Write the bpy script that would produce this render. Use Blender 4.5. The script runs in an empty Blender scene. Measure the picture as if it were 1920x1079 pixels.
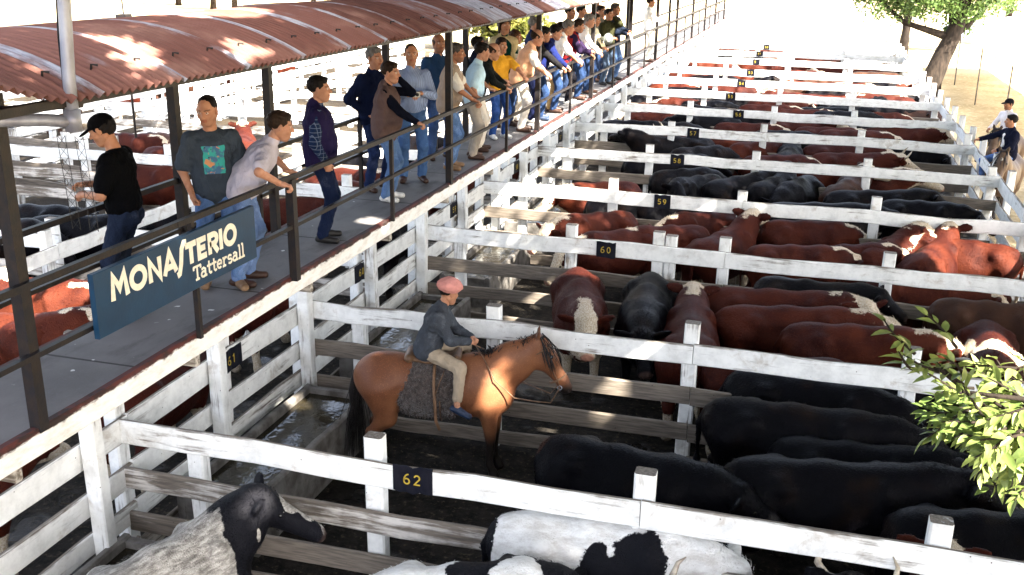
import bpy, bmesh, math, random
import numpy as np
from mathutils import Vector, Matrix
random.seed(7); RNG = np.random.default_rng(7)
SC = bpy.context.scene; COL = SC.collection
# ------------------------------------------------------------------ camera, world, sun, exposure
CAM_H, F_PX, PITCH, YAW, ROLL = 5.8, 1897.8, .318335, .280858, .01578
_r0 = np.array([math.cos(YAW), math.sin(YAW), 0.]); _f0 = np.array([-math.sin(YAW), math.cos(YAW), 0.]); _u0 = np.array([0, 0, 1.])
FWD = _f0 * math.cos(PITCH) - _u0 * math.sin(PITCH); _up = _u0 * math.cos(PITCH) + _f0 * math.sin(PITCH)
RIGHT = _r0 * math.cos(ROLL) + _up * math.sin(ROLL); UP = _up * math.cos(ROLL) - _r0 * math.sin(ROLL)
EYE = np.array([0, 0, CAM_H])
cd = bpy.data.cameras.new('camera'); cam = bpy.data.objects.new('camera', cd); COL.objects.link(cam)
cd.sensor_width = 36; cd.lens = F_PX / 1920 * 36; cd.clip_start = .05; cd.clip_end = 3000
m = Matrix.Identity(4)
for i in range(3):
    m[i][0] = RIGHT[i]; m[i][1] = UP[i]; m[i][2] = -FWD[i]; m[i][3] = EYE[i]
cam.matrix_world = m; SC.camera = cam
SUN = np.array([.60, -.36, .715]); SUN /= np.linalg.norm(SUN)
W = bpy.data.worlds.new('World'); SC.world = W; W.use_nodes = True
nt = W.node_tree; sky = nt.nodes.new('ShaderNodeTexSky'); sky.sky_type = 'NISHITA'; sky.sun_disc = False
sky.sun_elevation = math.asin(SUN[2]); sky.sun_rotation = math.atan2(SUN[0], SUN[1]); sky.air_density = .75; sky.dust_density = 4.0; sky.ozone_density = .6
bg = nt.nodes['Background']; bg.inputs[1].default_value = .12
hs = nt.nodes.new('ShaderNodeHueSaturation'); hs.inputs['Saturation'].default_value = .6; nt.links.new(sky.outputs[0], hs.inputs['Color']); nt.links.new(hs.outputs[0], bg.inputs[0])
sd = bpy.data.lights.new('sun', 'SUN'); sun = bpy.data.objects.new('sun', sd); COL.objects.link(sun)
sd.energy = 5.0; sd.angle = math.radians(.55); sd.color = (1, .93, .8)
sun.rotation_euler = Vector(SUN).to_track_quat('Z', 'Y').to_euler()
SC.view_settings.view_transform = 'Standard'; SC.view_settings.look = 'None'; SC.view_settings.gamma = 1
SC.view_settings.exposure = 3.35
SC.cycles.max_bounces = 6; SC.cycles.diffuse_bounces = 3; SC.cycles.glossy_bounces = 2; SC.cycles.transmission_bounces = 2
SC.cycles.sample_clamp_indirect = 6

def ray(px, py): return FWD + RIGHT * ((px - 960) / F_PX) - UP * ((py - 539.5) / F_PX)
def at(px, py, z): d = ray(px, py); return EYE + d * ((z - CAM_H) / d[2])
def aty(px, py, y): d = ray(px, py); return EYE + d * (y / d[1])
def atx(px, py, x): d = ray(px, py); return EYE + d * (x / d[0])

# ------------------------------------------------------------------ materials
def lin(h):
    h = h.lstrip('#'); return tuple((lambda c: c / 12.92 if c <= .04045 else ((c + .055) / 1.055) ** 2.4)(int(h[i:i + 2], 16) / 255) for i in (0, 2, 4)) + (1,)
def C4(c): return tuple(c) + (1,) if len(c) == 3 else tuple(c)
class NT:
    def __init__(s, name):
        s.m = bpy.data.materials.new(name); s.m.use_nodes = True; s.t = s.m.node_tree; s.n = s.t.nodes
        s.b = s.n['Principled BSDF']; s.out = s.n['Material Output']
    def add(s, typ, **kw):
        n = s.n.new(typ)
        for k, v in kw.items(): setattr(n, k, v)
        return n
    def put(s, sock, v):
        if isinstance(v, bpy.types.NodeSocket): s.t.links.new(v, sock)
        elif v is not None: sock.default_value = C4(v) if sock.type == 'RGBA' else v
    def vec(s, scale=(1, 1, 1), coord='Object', rnd=False):
        c = s.add('ShaderNodeTexCoord').outputs[coord]
        if rnd:
            o = s.add('ShaderNodeObjectInfo'); v = s.add('ShaderNodeVectorMath', operation='MULTIPLY_ADD')
            s.put(v.inputs[0], o.outputs['Random']); v.inputs[1].default_value = (37, 53, 71); s.put(v.inputs[2], c); c = v.outputs[0]
        mp = s.add('ShaderNodeMapping'); mp.inputs['Scale'].default_value = scale; s.put(mp.inputs[0], c); return mp.outputs[0]
    def noise(s, vec, scale, detail=4, rough=.55, dist=0):
        n = s.add('ShaderNodeTexNoise'); s.put(n.inputs['Vector'], vec); n.inputs['Scale'].default_value = scale
        n.inputs['Detail'].default_value = detail; n.inputs['Roughness'].default_value = rough; n.inputs['Distortion'].default_value = dist; return n.outputs[0]
    def ramp(s, fac, lo, hi):
        n = s.add('ShaderNodeMapRange', interpolation_type='SMOOTHSTEP'); s.put(n.inputs[0], fac); n.inputs[1].default_value = lo; n.inputs[2].default_value = hi; return n.outputs[0]
    def math(s, op, a, b=None, c=None):
        n = s.add('ShaderNodeMath', operation=op)
        for i, v in enumerate((a, b, c)):
            if v is not None: s.put(n.inputs[i], v)
        return n.outputs[0]
    def mix(s, fac, a, b):
        n = s.add('ShaderNodeMix', data_type='RGBA'); s.put(n.inputs[0], fac); s.put(n.inputs[6], a); s.put(n.inputs[7], b); return n.outputs[2]
    def attr(s, name): return s.add('ShaderNodeAttribute', attribute_name=name).outputs['Fac']
    def bump(s, h, dist, strength=1, prev=None):
        n = s.add('ShaderNodeBump'); n.inputs['Strength'].default_value = strength; n.inputs['Distance'].default_value = dist; s.put(n.inputs['Height'], h)
        if prev is not None: s.put(n.inputs['Normal'], prev)
        return n.outputs[0]
    def fin(s, col, rough=.8, nrm=None, metal=0, spec=.3, **kw):
        s.put(s.b.inputs['Base Color'], col); s.put(s.b.inputs['Roughness'], rough); s.put(s.b.inputs['Metallic'], metal); s.put(s.b.inputs['Specular IOR Level'], spec)
        if nrm is not None: s.put(s.b.inputs['Normal'], nrm)
        for k, v in kw.items(): s.put(s.b.inputs[k], v)
        return s.m

def simple(name, c1, c2=None, scale=8, rough=.8, bump=.003, bscale=40, metal=0, spec=.3, stretch=(1, 1, 1), rnd=False):
    t = NT(name); v = t.vec(stretch, rnd=rnd); c2 = c2 or tuple(x * .6 for x in c1[:3])
    col = t.mix(t.ramp(t.noise(v, scale, 5), .3, .7), c1, c2)
    return t.fin(col, rough, t.bump(t.noise(v, bscale, 4), bump) if bump else None, metal, spec)

def paint(name, axis, wear, base=(.80, .80, .78), wood=(.105, .088, .072)):
    t = NT(name); sc = [9, 9, 9]; sc[axis] = .7
    v = t.vec(tuple(sc), rnd=True); g = t.noise(v, 2.2, 6, .65, .4)
    v2 = t.vec((1, 1, 1), rnd=True); blot = t.noise(v2, 1.7, 5, .6)
    geo = t.add('ShaderNodeNewGeometry'); sep = t.add('ShaderNodeSeparateXYZ'); t.put(sep.inputs[0], geo.outputs['Normal'])
    topw = t.math('MULTIPLY', t.ramp(sep.outputs[2], .55, .95), .24)
    f = t.math('ADD', t.math('ADD', t.math('MULTIPLY', g, .6), t.math('MULTIPLY', blot, .4)), topw)
    w = t.ramp(f, .62 - wear, .76 - wear)
    grime = t.mix(t.ramp(t.noise(v2, 5, 5, .7), .35, .8), base, tuple(x * .72 for x in base))
    wd = t.mix(t.ramp(t.noise(v, 5, 5), .3, .7), wood, tuple(x * 2.0 for x in wood))
    nl = t.add('ShaderNodeTexVoronoi'); t.put(nl.inputs['Vector'], v2); nl.inputs['Scale'].default_value = 7
    nail = t.ramp(nl.outputs['Distance'], .05, .03)
    grime = t.mix(t.math('MULTIPLY', t.ramp(t.noise(v2, 2.6, 6, .7, .5), .56, .72), .55), grime, (.30, .23, .16)); col = t.mix(nail, t.mix(w, grime, wd), (.05, .035, .025))
    return t.fin(col, .75, t.bump(t.math('SUBTRACT', t.math('MULTIPLY', g, .6), t.math('MULTIPLY', w, .5)), .006), 0, .25)
PX = [paint('white_paint_plank', 0, .085), paint('white_paint_plank_worn', 0, .20, (.62, .58, .53)), paint('weathered_plank', 0, .34, (.45, .40, .36))]
PY = [paint('white_paint_long_plank', 1, .07), paint('white_paint_long_plank_worn', 1, .10), paint('weathered_long_plank', 1, .3, (.5, .46, .42))]
PZ = [paint('white_paint_post', 2, .09), paint('white_paint_post_worn', 2, .16)]
M_STEEL = simple('dark_painted_steel', (.009, .009, .012), (.02, .014, .012), 14, .5, .002, 60, 0, .25)
M_GALV = simple('galvanised_pipe', (.34, .36, .42), (.16, .16, .2), 7, .45, .002, 30, .3, .5, (1, 1, .4))
M_CONC = simple('trough_concrete', (.17, .16, .15), (.06, .052, .045), 5, .85, .006, 45)
M_BLACKIRON = simple('black_wire', (.005, .005, .006), None, 8, .6, 0, 0, .1)
M_PATCH = simple('black_number_paint', (.004, .005, .010), (.010, .010, .016), 12, .6, .002, 40, 0, .1)
M_YELLOW = simple('yellow_numeral_paint', (.46, .33, .04), (.36, .25, .03), 30, .6, 0)
M_SIGN = simple('blue_sign_board', (.002, .033, .080), (.0015, .025, .063), 6, .45, .001, 40, 0, .4)
M_SIGNEDGE = simple('dark_teal_sign_edge', (.006, .045, .06), None, 6, .5, .001)
M_LETTER = simple('cream_letter_paint', (.80, .76, .64), (.72, .67, .54), 30, .6, .001)
M_HORN = simple('cow_horn', (.55, .48, .36), (.16, .12, .09), 9, .35, .002, 40, 0, .5)
M_EYE = simple('animal_eye', (.006, .005, .004), None, 8, .12, 0, spec=.6)
M_LEATHER = simple('brown_leather', (.16, .09, .05), (.08, .042, .022), 12, .5, .002, 70)

def M_ground():
    t = NT('pen_mud'); v = t.vec(); big = t.noise(v, .35, 6, .6); fine = t.noise(v, 5, 8, .72); clod = t.noise(v, 16, 6, .7)
    sep = t.add('ShaderNodeSeparateXYZ'); t.put(sep.inputs[0], v)
    mud = t.mix(t.ramp(fine, .35, .65), (.007, .006, .0055), (.026, .022, .018))
    mud = t.mix(t.ramp(clod, .54, .70), mud, (.085, .068, .044))
    dust = t.mix(t.ramp(big, .35, .65), (.46, .36, .22), (.30, .24, .13)); dust = t.mix(t.ramp(fine, .45, .7), dust, (.55, .46, .32))
    yard = t.ramp(t.math('ADD', sep.outputs[0], t.math('MULTIPLY', t.math('SUBTRACT', fine, .5), 2)), -10.5, -12.5); mud = t.mix(yard, mud, t.mix(t.ramp(big, .4, .62), (.009, .006, .0035), (.030, .021, .011)))
    far = t.ramp(t.math('ADD', sep.outputs[1], t.math('MULTIPLY', big, 16)), 62, 84)
    al = t.ramp(t.math('ADD', sep.outputs[0], t.math('MULTIPLY', t.math('SUBTRACT', fine, .5), .8)), 3.7, 4.5)
    lf = t.ramp(t.math('ADD', sep.outputs[0], t.math('MULTIPLY', t.math('SUBTRACT', big, .5), 8)), -60, -66)
    k = t.math('MAXIMUM', t.math('MAXIMUM', far, al), lf)
    col = t.mix(k, mud, dust)
    wet = t.math('MULTIPLY', t.ramp(t.noise(v, .9, 3), .56, .64), t.math('SUBTRACT', 1, k))
    col = t.mix(t.math('MULTIPLY', wet, .6), col, (.012, .011, .01))
    rough = t.math('SUBTRACT', .92, t.math('MULTIPLY', wet, .78))
    b = t.bump(t.math('MULTIPLY', t.math('ADD', fine, clod), t.math('SUBTRACT', 1, t.math('MULTIPLY', wet, .85))), .05, .9)
    return t.fin(col, rough, b, 0, .15)
def M_water():
    t = NT('trough_water'); v = t.vec((1, 1, 1)); n = t.noise(v, 7, 3, .5, 1.2)
    return t.fin(t.mix(t.ramp(t.noise(v, 3), .4, .7), (.012, .010, .007), (.035, .028, .014)), .05, t.bump(n, .012, .5), 0, .3)
def M_deck():
    t = NT('walkway_concrete'); v = t.vec(); a = t.noise(v, 1.2, 6, .6); b = t.noise(v, 30, 4, .7)
    col = t.mix(t.ramp(a, .3, .7), (.165, .155, .155), (.11, .105, .106)); col = t.mix(t.ramp(b, .55, .8), col, (.15, .15, .165))
    st = t.noise(t.vec((1.6, .5, 1)), 2.2, 5, .65); col = t.mix(t.math('MULTIPLY', t.ramp(st, .5, .7), .55), col, (.055, .048, .044))
    sep = t.add('ShaderNodeSeparateXYZ'); t.put(sep.inputs[0], v); jf = t.math('FRACT', t.math('MULTIPLY', t.math('ADD', sep.outputs[1], t.math('SUBTRACT', t.math('MULTIPLY', a, .03), 2.2)), 1 / 1.8)); col = t.mix(t.ramp(t.math('ABSOLUTE', t.math('SUBTRACT', jf, .5)), .490, .496), col, (.03, .027, .026))
    sp = t.noise(v, 9, 2, .4); col = t.mix(t.ramp(sp, .73, .76), col, (.6, .6, .58))
    return t.fin(col, .8, t.bump(b, .004), 0, .4)
def M_fascia():
    t = NT('walkway_edge_beam'); v = t.vec(); n = t.noise(t.vec((1, .6, 2)), 9, 6, .7)
    sep = t.add('ShaderNodeSeparateXYZ'); t.put(sep.inputs[0], v)
    k = t.ramp(t.math('ADD', sep.outputs[2], t.math('MULTIPLY', t.math('SUBTRACT', n, .5), .10)), 2.865, 2.885)
    col = t.mix(k, t.mix(t.ramp(n, .4, .75), (.80, .80, .79), (.6, .58, .55)), t.mix(t.ramp(n, .4, .6), (.085, .022, .018), (.03, .017, .015)))
    return t.fin(col, .75, t.bump(n, .006), 0, .3)
def M_roof():
    t = NT('rusty_corrugated_iron'); v = t.vec(); sep = t.add('ShaderNodeSeparateXYZ'); t.put(sep.inputs[0], v)
    y = sep.outputs[1]
    cell = t.math('FLOOR', t.math('MULTIPLY', y, 1 / .82)); wn = t.add('ShaderNodeTexWhiteNoise', noise_dimensions='1D'); t.put(wn.inputs['W'], cell)
    fr = t.math('FRACT', t.math('MULTIPLY', y, 1 / .82))
    n = t.noise(t.vec((.8, 3, .8)), 2.5, 6, .65); n2 = t.noise(v, 1.1, 4, .6); fine = t.noise(t.vec((2, 22, 2)), 3, 5, .7)
    rust = t.mix(t.ramp(fine, .3, .7), (.17, .068, .052), (.095, .040, .031)); rust = t.mix(t.ramp(wn.outputs[0], .2, 1), rust, (.23, .105, .085))
    rust = t.mix(t.ramp(n2, .5, .75), rust, (.30, .16, .125))
    # bare zinc where the sheets lap, and a paler grey farther along the walkway
    lap = t.math('MULTIPLY', t.ramp(t.math('ADD', fr, t.math('MULTIPLY', t.math('SUBTRACT', n, .5), .5)), .86, .97), t.ramp(t.math('ADD', n2, t.math('MULTIPLY', wn.outputs[0], .3)), .45, .62))
    farz = t.ramp(t.math('ADD', t.math('ADD', t.math('MULTIPLY', y, .035), t.math('MULTIPLY', n, .6)), t.math('MULTIPLY', wn.outputs[0], .45)), .98, 1.2)
    z = t.math('MAXIMUM', lap, farz)
    zinc = t.mix(t.ramp(fine, .35, .7), (.42, .42, .48), (.22, .2, .23))
    return t.fin(t.mix(z, rust, zinc), t.math('SUBTRACT', .75, t.math('MULTIPLY', z, .25)), t.bump(fine, .004), 0, .15)
def M_coat(name, kind):
    t = NT(name); oi = t.add('ShaderNodeObjectInfo'); rnd = oi.outputs['Random']
    v = t.vec(rnd=True); n = t.noise(v, 9, 5, .7); big = t.noise(v, 2.2, 3, .5); hair = t.noise(t.vec((1, 1.6, 1), rnd=True), 55, 3, .65)
    w = t.attr('white'); hd = t.attr('face')
    if kind == 'red':
        c = t.mix(rnd, (.030, .0050, .0030), (.070, .0145, .0062)); c = t.mix(t.ramp(big, .35, .7), c, (.022, .0036, .0026)); c = t.mix(t.ramp(hair, .5, .8), c, (.085, .020, .009))
        f = t.ramp(t.math('ADD', w, t.math('MULTIPLY', t.math('SUBTRACT', t.noise(v, 16, 6, .8), .5), 1.7)), .40, .62)
        wc = t.mix(t.ramp(hair, .35, .65), (.62, .55, .44), (.36, .27, .18))
        c = t.mix(f, c, wc); sheen = .0; rough = .6
    elif kind == 'black':
        c = t.mix(rnd, (.0014, .0014, .0026), (.0026, .0023, .0034)); c = t.mix(t.ramp(t.math('ADD', big, t.math('MULTIPLY', rnd, .12)), .6, .85), c, (.011, .006, .004)); sheen = .0; rough = .4
    elif kind == 'brown':
        c = t.mix(t.ramp(big, .35, .7), (.028, .013, .009), (.055, .024, .014)); sheen = .0; rough = .5
        f = t.ramp(t.math('ADD', hd, t.math('MULTIPLY', t.math('SUBTRACT', n, .5), .6)), .55, .7); c = t.mix(f, c, (.5, .43, .33))
    else:  # pied: the 'white' attribute holds this animal's own patches
        f = t.ramp(t.math('ADD', w, t.math('ADD', t.math('MULTIPLY', t.math('SUBTRACT', t.noise(v, 3.2, 3, .5, .8), .5), 1.7), t.math('MULTIPLY', t.math('SUBTRACT', t.noise(v, 38, 4, .7), .5), .35))), .45, .55)
        wc = t.mix(t.ramp(t.noise(t.vec((1, 3, 3)), 5, 6, .7), .35, .75), (.74, .73, .71), (.5, .47, .44)) if kind == 'pied' else t.mix(t.ramp(t.noise(t.vec((1.2, 5, 5)), 5, 6, .75), .3, .66), (.52, .49, .44), (.16, .145, .13))
        c = t.mix(f, (.0065, .0065, .009), wc); sheen = .0; rough = .6
    c = t.mix(t.attr('muzzle'), c, (.055, .035, .03) if kind != 'red' else (.34, .17, .12))
    dirt = t.ramp(t.math('ADD', t.attr('low'), t.math('MULTIPLY', n, .5)), .95, 1.3); c = t.mix(t.math('MULTIPLY', dirt, .6), c, (.045, .036, .028))
    b = t.bump(hair, .010, .8, t.bump(t.noise(v, 24, 4, .6, .8), .010, .6, t.bump(n, .025, .5)))
    return t.fin(c, rough, b, 0, .05 if kind == 'black' else .08, **{'Sheen Weight': sheen, 'Sheen Roughness': .45})
COAT = {k: M_coat(k + '_cattle_coat', k) for k in ('red', 'black', 'brown', 'pied', 'roan')}
# ------------------------------------------------------------------ object helpers
def tag(o, label=None, cat=None, group=None, kind=None):
    for k, v in (('label', label), ('category', cat), ('group', group), ('kind', kind)):
        if v: o[k] = v
    return o
def thing(name, loc=(0, 0, 0), rz=0):
    o = bpy.data.objects.new(name, None); COL.objects.link(o); o.location = loc; o.rotation_euler = (0, 0, rz); o.empty_display_size = .2; return o
def mesh_np(name, V, F, smooth=True, attrs=None):
    me = bpy.data.meshes.new(name); V = np.asarray(V, np.float32)
    if isinstance(F, np.ndarray):
        n, k = F.shape; me.vertices.add(len(V)); me.vertices.foreach_set('co', V.ravel()); me.loops.add(n * k); me.loops.foreach_set('vertex_index', F.astype(np.int32).ravel())
        me.polygons.add(n); me.polygons.foreach_set('loop_start', np.arange(0, n * k, k, dtype=np.int32)); me.polygons.foreach_set('loop_total', np.full(n, k, np.int32)); me.update(calc_edges=True)
    else: me.from_pydata(V.tolist(), [], F); me.update()
    if smooth: me.polygons.foreach_set('use_smooth', np.ones(len(me.polygons), bool))
    for k, v in (attrs or {}).items():
        me.attributes.new(k, 'FLOAT', 'POINT').data.foreach_set('value', np.asarray(v, np.float32))
    return me
def link(name, me, mat=None, parent=None):
    o = bpy.data.objects.new(name, me); COL.objects.link(o); o.parent = parent
    if mat is not None and not me.materials: me.materials.append(mat)
    return o
class MB:
    """gathers boxes, tubes, planks; build() links them as one mesh"""
    def __init__(s): s.v = []; s.f = []
    def geo(s, V, F):
        b = len(s.v); s.v += [tuple(map(float, p)) for p in V]; s.f += [tuple(int(i) + b for i in q) for q in F]; return s
    def box(s, c, sz, R=None, ch=0):
        c = np.array(c, float); h = np.array(sz, float) / 2
        a = np.array([[-1, -1, -1], [1, -1, -1], [1, 1, -1], [-1, 1, -1], [-1, -1, 1], [1, -1, 1], [1, 1, 1], [-1, 1, 1]]) * h
        if R is not None: a = a @ np.array(R).T
        return s.geo(a + c, [(0, 3, 2, 1), (4, 5, 6, 7), (0, 1, 5, 4), (1, 2, 6, 5), (2, 3, 7, 6), (3, 0, 4, 7)])
    def plank(s, p0, p1, h, t, up=(0, 0, 1), seg=5, jit=.008, ch=.012):
        """a sawn board from p0 to p1 (centre line); h = along up, t = thickness; chamfered and slightly crooked"""
        p0 = np.array(p0, float); p1 = np.array(p1, float); d = p1 - p0; L = np.linalg.norm(d); d /= L
        up = np.array(up, float); up -= d * (up @ d); up /= np.linalg.norm(up); sd_ = np.cross(up, d); h /= 2; t /= 2; ch = min(ch, t * .8, h * .8)
        prof = [(-t, -h + ch), (-t, h - ch), (-t + ch, h), (t - ch, h), (t, h - ch), (t, -h + ch), (t - ch, -h), (-t + ch, -h)]
        V = []; n = 8
        for i in range(seg + 1):
            k = i / seg; o = RNG.normal(0, jit * 1.5, 2) if 0 < i < seg else (0, 0); hh = 1 + RNG.normal(0, jit * 3)
            for a, b in prof: V.append(p0 + d * L * k + sd_ * (a + o[0] * .25) + up * (b * hh + o[1]))
        F = [(i * n + j, i * n + (j + 1) % n, (i + 1) * n + (j + 1) % n, (i + 1) * n + j) for i in range(seg) for j in range(n)]
        F = [f[::-1] for f in F] + [tuple(range(n)), tuple(range(seg * n + n - 1, seg * n - 1, -1))]
        return s.geo(V, F)
    def tube(s, pts, r, n=8, flat=1.0):
        pts = [np.array(p, float) for p in pts]; m_ = len(pts); rs = r if isinstance(r, (list, tuple)) else [r] * m_
        V = []; prev = None
        for i, p in enumerate(pts):
            d = pts[min(i + 1, m_ - 1)] - pts[max(i - 1, 0)]; d /= np.linalg.norm(d) + 1e-9
            if prev is None: u = np.cross(d, (0, 0, 1)) if abs(d[2]) < .9 else np.cross(d, (1, 0, 0))
            else: u = prev - d * (prev @ d)
            u /= np.linalg.norm(u) + 1e-9; prev = u; w = np.cross(d, u)
            for j in range(n): a = 2 * math.pi * j / n; V.append(p + rs[i] * (u * math.cos(a) + w * math.sin(a) * flat))
        F = [(i * n + j, i * n + (j + 1) % n, (i + 1) * n + (j + 1) % n, (i + 1) * n + j) for i in range(m_ - 1) for j in range(n)]
        return s.geo(V, F + [tuple(range(n))[::-1], tuple(range((m_ - 1) * n, m_ * n))])
    def build(s, name, mat, parent=None, smooth=False):
        return link(name, mesh_np(name, s.v, s.f, smooth), mat, parent)

# ------------------------------------------------------------------ signed-distance modelling: smooth unions of tapered limbs, one skin
def nrm(v): v = np.array(v, float); return v / (np.linalg.norm(v) + 1e-12)
def rotm(ax, ang):
    return np.array(Matrix.Rotation(ang, 3, Vector(ax)))
class SDF:
    def __init__(s): s.p = []
    def cone(s, a, b, ra, rb, k=.05, side=None, w=1.0, op='u'):
        a = np.array(a, float); b = np.array(b, float); side = None if side is None else nrm(side)
        R = max(ra, rb) * max(w, 1)
        def f(P):
            A, B, Q = a, b, P
            if side is not None:
                g = 1 / w - 1; Q = P + ((P @ side)[..., None] * side) * g; A = a + side * (a @ side) * g; B = b + side * (b @ side) * g
            ba = B - A; t = np.clip(((Q - A) @ ba) / (ba @ ba + 1e-12), 0, 1)
            d = np.linalg.norm(Q - A - t[..., None] * ba, axis=-1) - (ra + (rb - ra) * t)
            return d * (min(1, w) if side is not None else 1)
        s.p.append((f, np.minimum(a, b) - R, np.maximum(a, b) + R, k, op)); return s
    def ell(s, c, r, k=.05, R=None, op='u'):
        c = np.array(c, float); r = np.array(r, float); m_ = max(r) if R is not None else r; R_ = None if R is None else np.array(R)
        def f(P):
            q = P - c
            if R_ is not None: q = q @ R_
            k0 = np.linalg.norm(q / r, axis=-1); k1 = np.linalg.norm(q / (r * r), axis=-1)
            return k0 * (k0 - 1) / np.maximum(k1, 1e-6)
        s.p.append((f, c - m_, c + m_, k, op)); return s
    def cut(s, n, d, k=.01):
        """keep the side where n.p >= d"""
        n = np.array(n, float); s.p.append((lambda P: -(P @ n - d) / np.linalg.norm(n), None, None, k, 'i')); return s
    def mesh(s, h, smooth=1, noise=0, nscale=20, seed=0):
        us = [p for p in s.p if p[4] == 'u']
        lo = np.min([p[1] for p in us], 0) - 3 * h; hi = np.max([p[2] for p in us], 0) + 3 * h
        n = np.ceil((hi - lo) / h).astype(int) + 1
        ax = [lo[i] + h * np.arange(n[i]) for i in range(3)]; F = np.full(tuple(n), .5, np.float32)
        for f, a, b, k, op in s.p:
            if a is None: sl = [slice(0, n[i]) for i in range(3)]
            else:
                i0 = np.maximum(np.floor((a - k - 2 * h - lo) / h).astype(int), 0); i1 = np.minimum(np.ceil((b + k + 2 * h - lo) / h).astype(int) + 1, n)
                if (i1 <= i0).any(): continue
                sl = [slice(i0[i], i1[i]) for i in range(3)]
            P = np.stack(np.meshgrid(*[ax[i][sl[i]] for i in range(3)], indexing='ij'), -1)
            d = f(P); c = F[tuple(sl)]
            if op == 'u': e = np.maximum(k - np.abs(d - c), 0); F[tuple(sl)] = np.minimum(d, c) - (e * e / (4 * k) if k > 0 else 0)
            elif op == 's': d = -d; e = np.maximum(k - np.abs(d - c), 0); F[tuple(sl)] = np.maximum(d, c) + e * e / (4 * k)
            else: e = np.maximum(k - np.abs(d - c), 0); F[tuple(sl)] = np.maximum(d, c) + e * e / (4 * k)
        if noise:
            P = np.stack(np.meshgrid(*ax, indexing='ij'), -1) * nscale; r_ = np.random.default_rng(seed)
            F = F + noise * sum(np.sin(P @ (r_.normal(0, 1, 3)) * (1 + .35 * i) + r_.uniform(0, 6)) for i in range(6)) / 3
        return snet(F, lo, h, smooth)
CORN = np.array([[i, j, k] for i in (0, 1) for j in (0, 1) for k in (0, 1)])
EDG = [(a, b) for a in range(8) for b in range(a + 1, 8) if np.abs(CORN[a] - CORN[b]).sum() == 1]
def snet(F, lo, h, smooth=1):
    S = F < 0; n = np.array(F.shape); c = np.zeros(n - 1, np.int8)
    for q in CORN: c += S[q[0]:n[0] - 1 + q[0], q[1]:n[1] - 1 + q[1], q[2]:n[2] - 1 + q[2]]
    X = np.argwhere((c > 0) & (c < 8)); idx = np.full(n - 1, -1, np.int64); idx[tuple(X.T)] = np.arange(len(X))
    val = np.stack([F[tuple((X + q).T)] for q in CORN], 1); acc = np.zeros((len(X), 3)); cnt = np.zeros(len(X))
    for a, b in EDG:
        fa, fb = val[:, a], val[:, b]; mk = (fa < 0) != (fb < 0); t = np.where(mk, fa / np.where(fa == fb, 1, fa - fb), 0)
        acc += mk[:, None] * (CORN[a] + t[:, None] * (CORN[b] - CORN[a])); cnt += mk
    V = lo + h * (X + acc / cnt[:, None]); Q = []
    for ax in range(3):
        o1, o2 = [(1, 2), (2, 0), (0, 1)][ax]; sl0 = [slice(None)] * 3; sl1 = [slice(None)] * 3; sl0[ax] = slice(0, -1); sl1[ax] = slice(1, None)
        A, B = S[tuple(sl0)], S[tuple(sl1)]; E_ = np.argwhere(A != B)
        E_ = E_[(E_[:, o1] > 0) & (E_[:, o2] > 0) & (E_[:, o1] < n[o1] - 1) & (E_[:, o2] < n[o2] - 1)]
        e1 = np.zeros(3, int); e1[o1] = 1; e2 = np.zeros(3, int); e2[o2] = 1
        g = np.stack([idx[tuple((E_ - d).T)] for d in (e1 + e2, e2, 0 * e1, e1)], 1)
        ins = A[tuple(E_.T)]; g[~ins] = g[~ins][:, ::-1]; Q.append(g)
    Q = np.concatenate(Q); Q = Q[(Q >= 0).all(1)]
    for _ in range(smooth):
        a = np.concatenate([Q[:, 0], Q[:, 1], Q[:, 2], Q[:, 3]]); b = np.concatenate([Q[:, 1], Q[:, 2], Q[:, 3], Q[:, 0]])
        cn = np.bincount(a, minlength=len(V)) + np.bincount(b, minlength=len(V)); s_ = np.zeros_like(V)
        for i in range(3): s_[:, i] = np.bincount(a, V[b, i], len(V)) + np.bincount(b, V[a, i], len(V))
        V = V * .5 + .5 * s_ / np.maximum(cn, 1)[:, None]
    return V, Q
def seg_d(P, a, b):
    a = np.array(a, float); b = np.array(b, float); ba = b - a; t = np.clip(((P - a) @ ba) / (ba @ ba), 0, 1); return np.linalg.norm(P - a - t[:, None] * ba, axis=1), t
def sstep(x, a, b): t = np.clip((x - a) / (b - a), 0, 1); return t * t * (3 - 2 * t)
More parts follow.
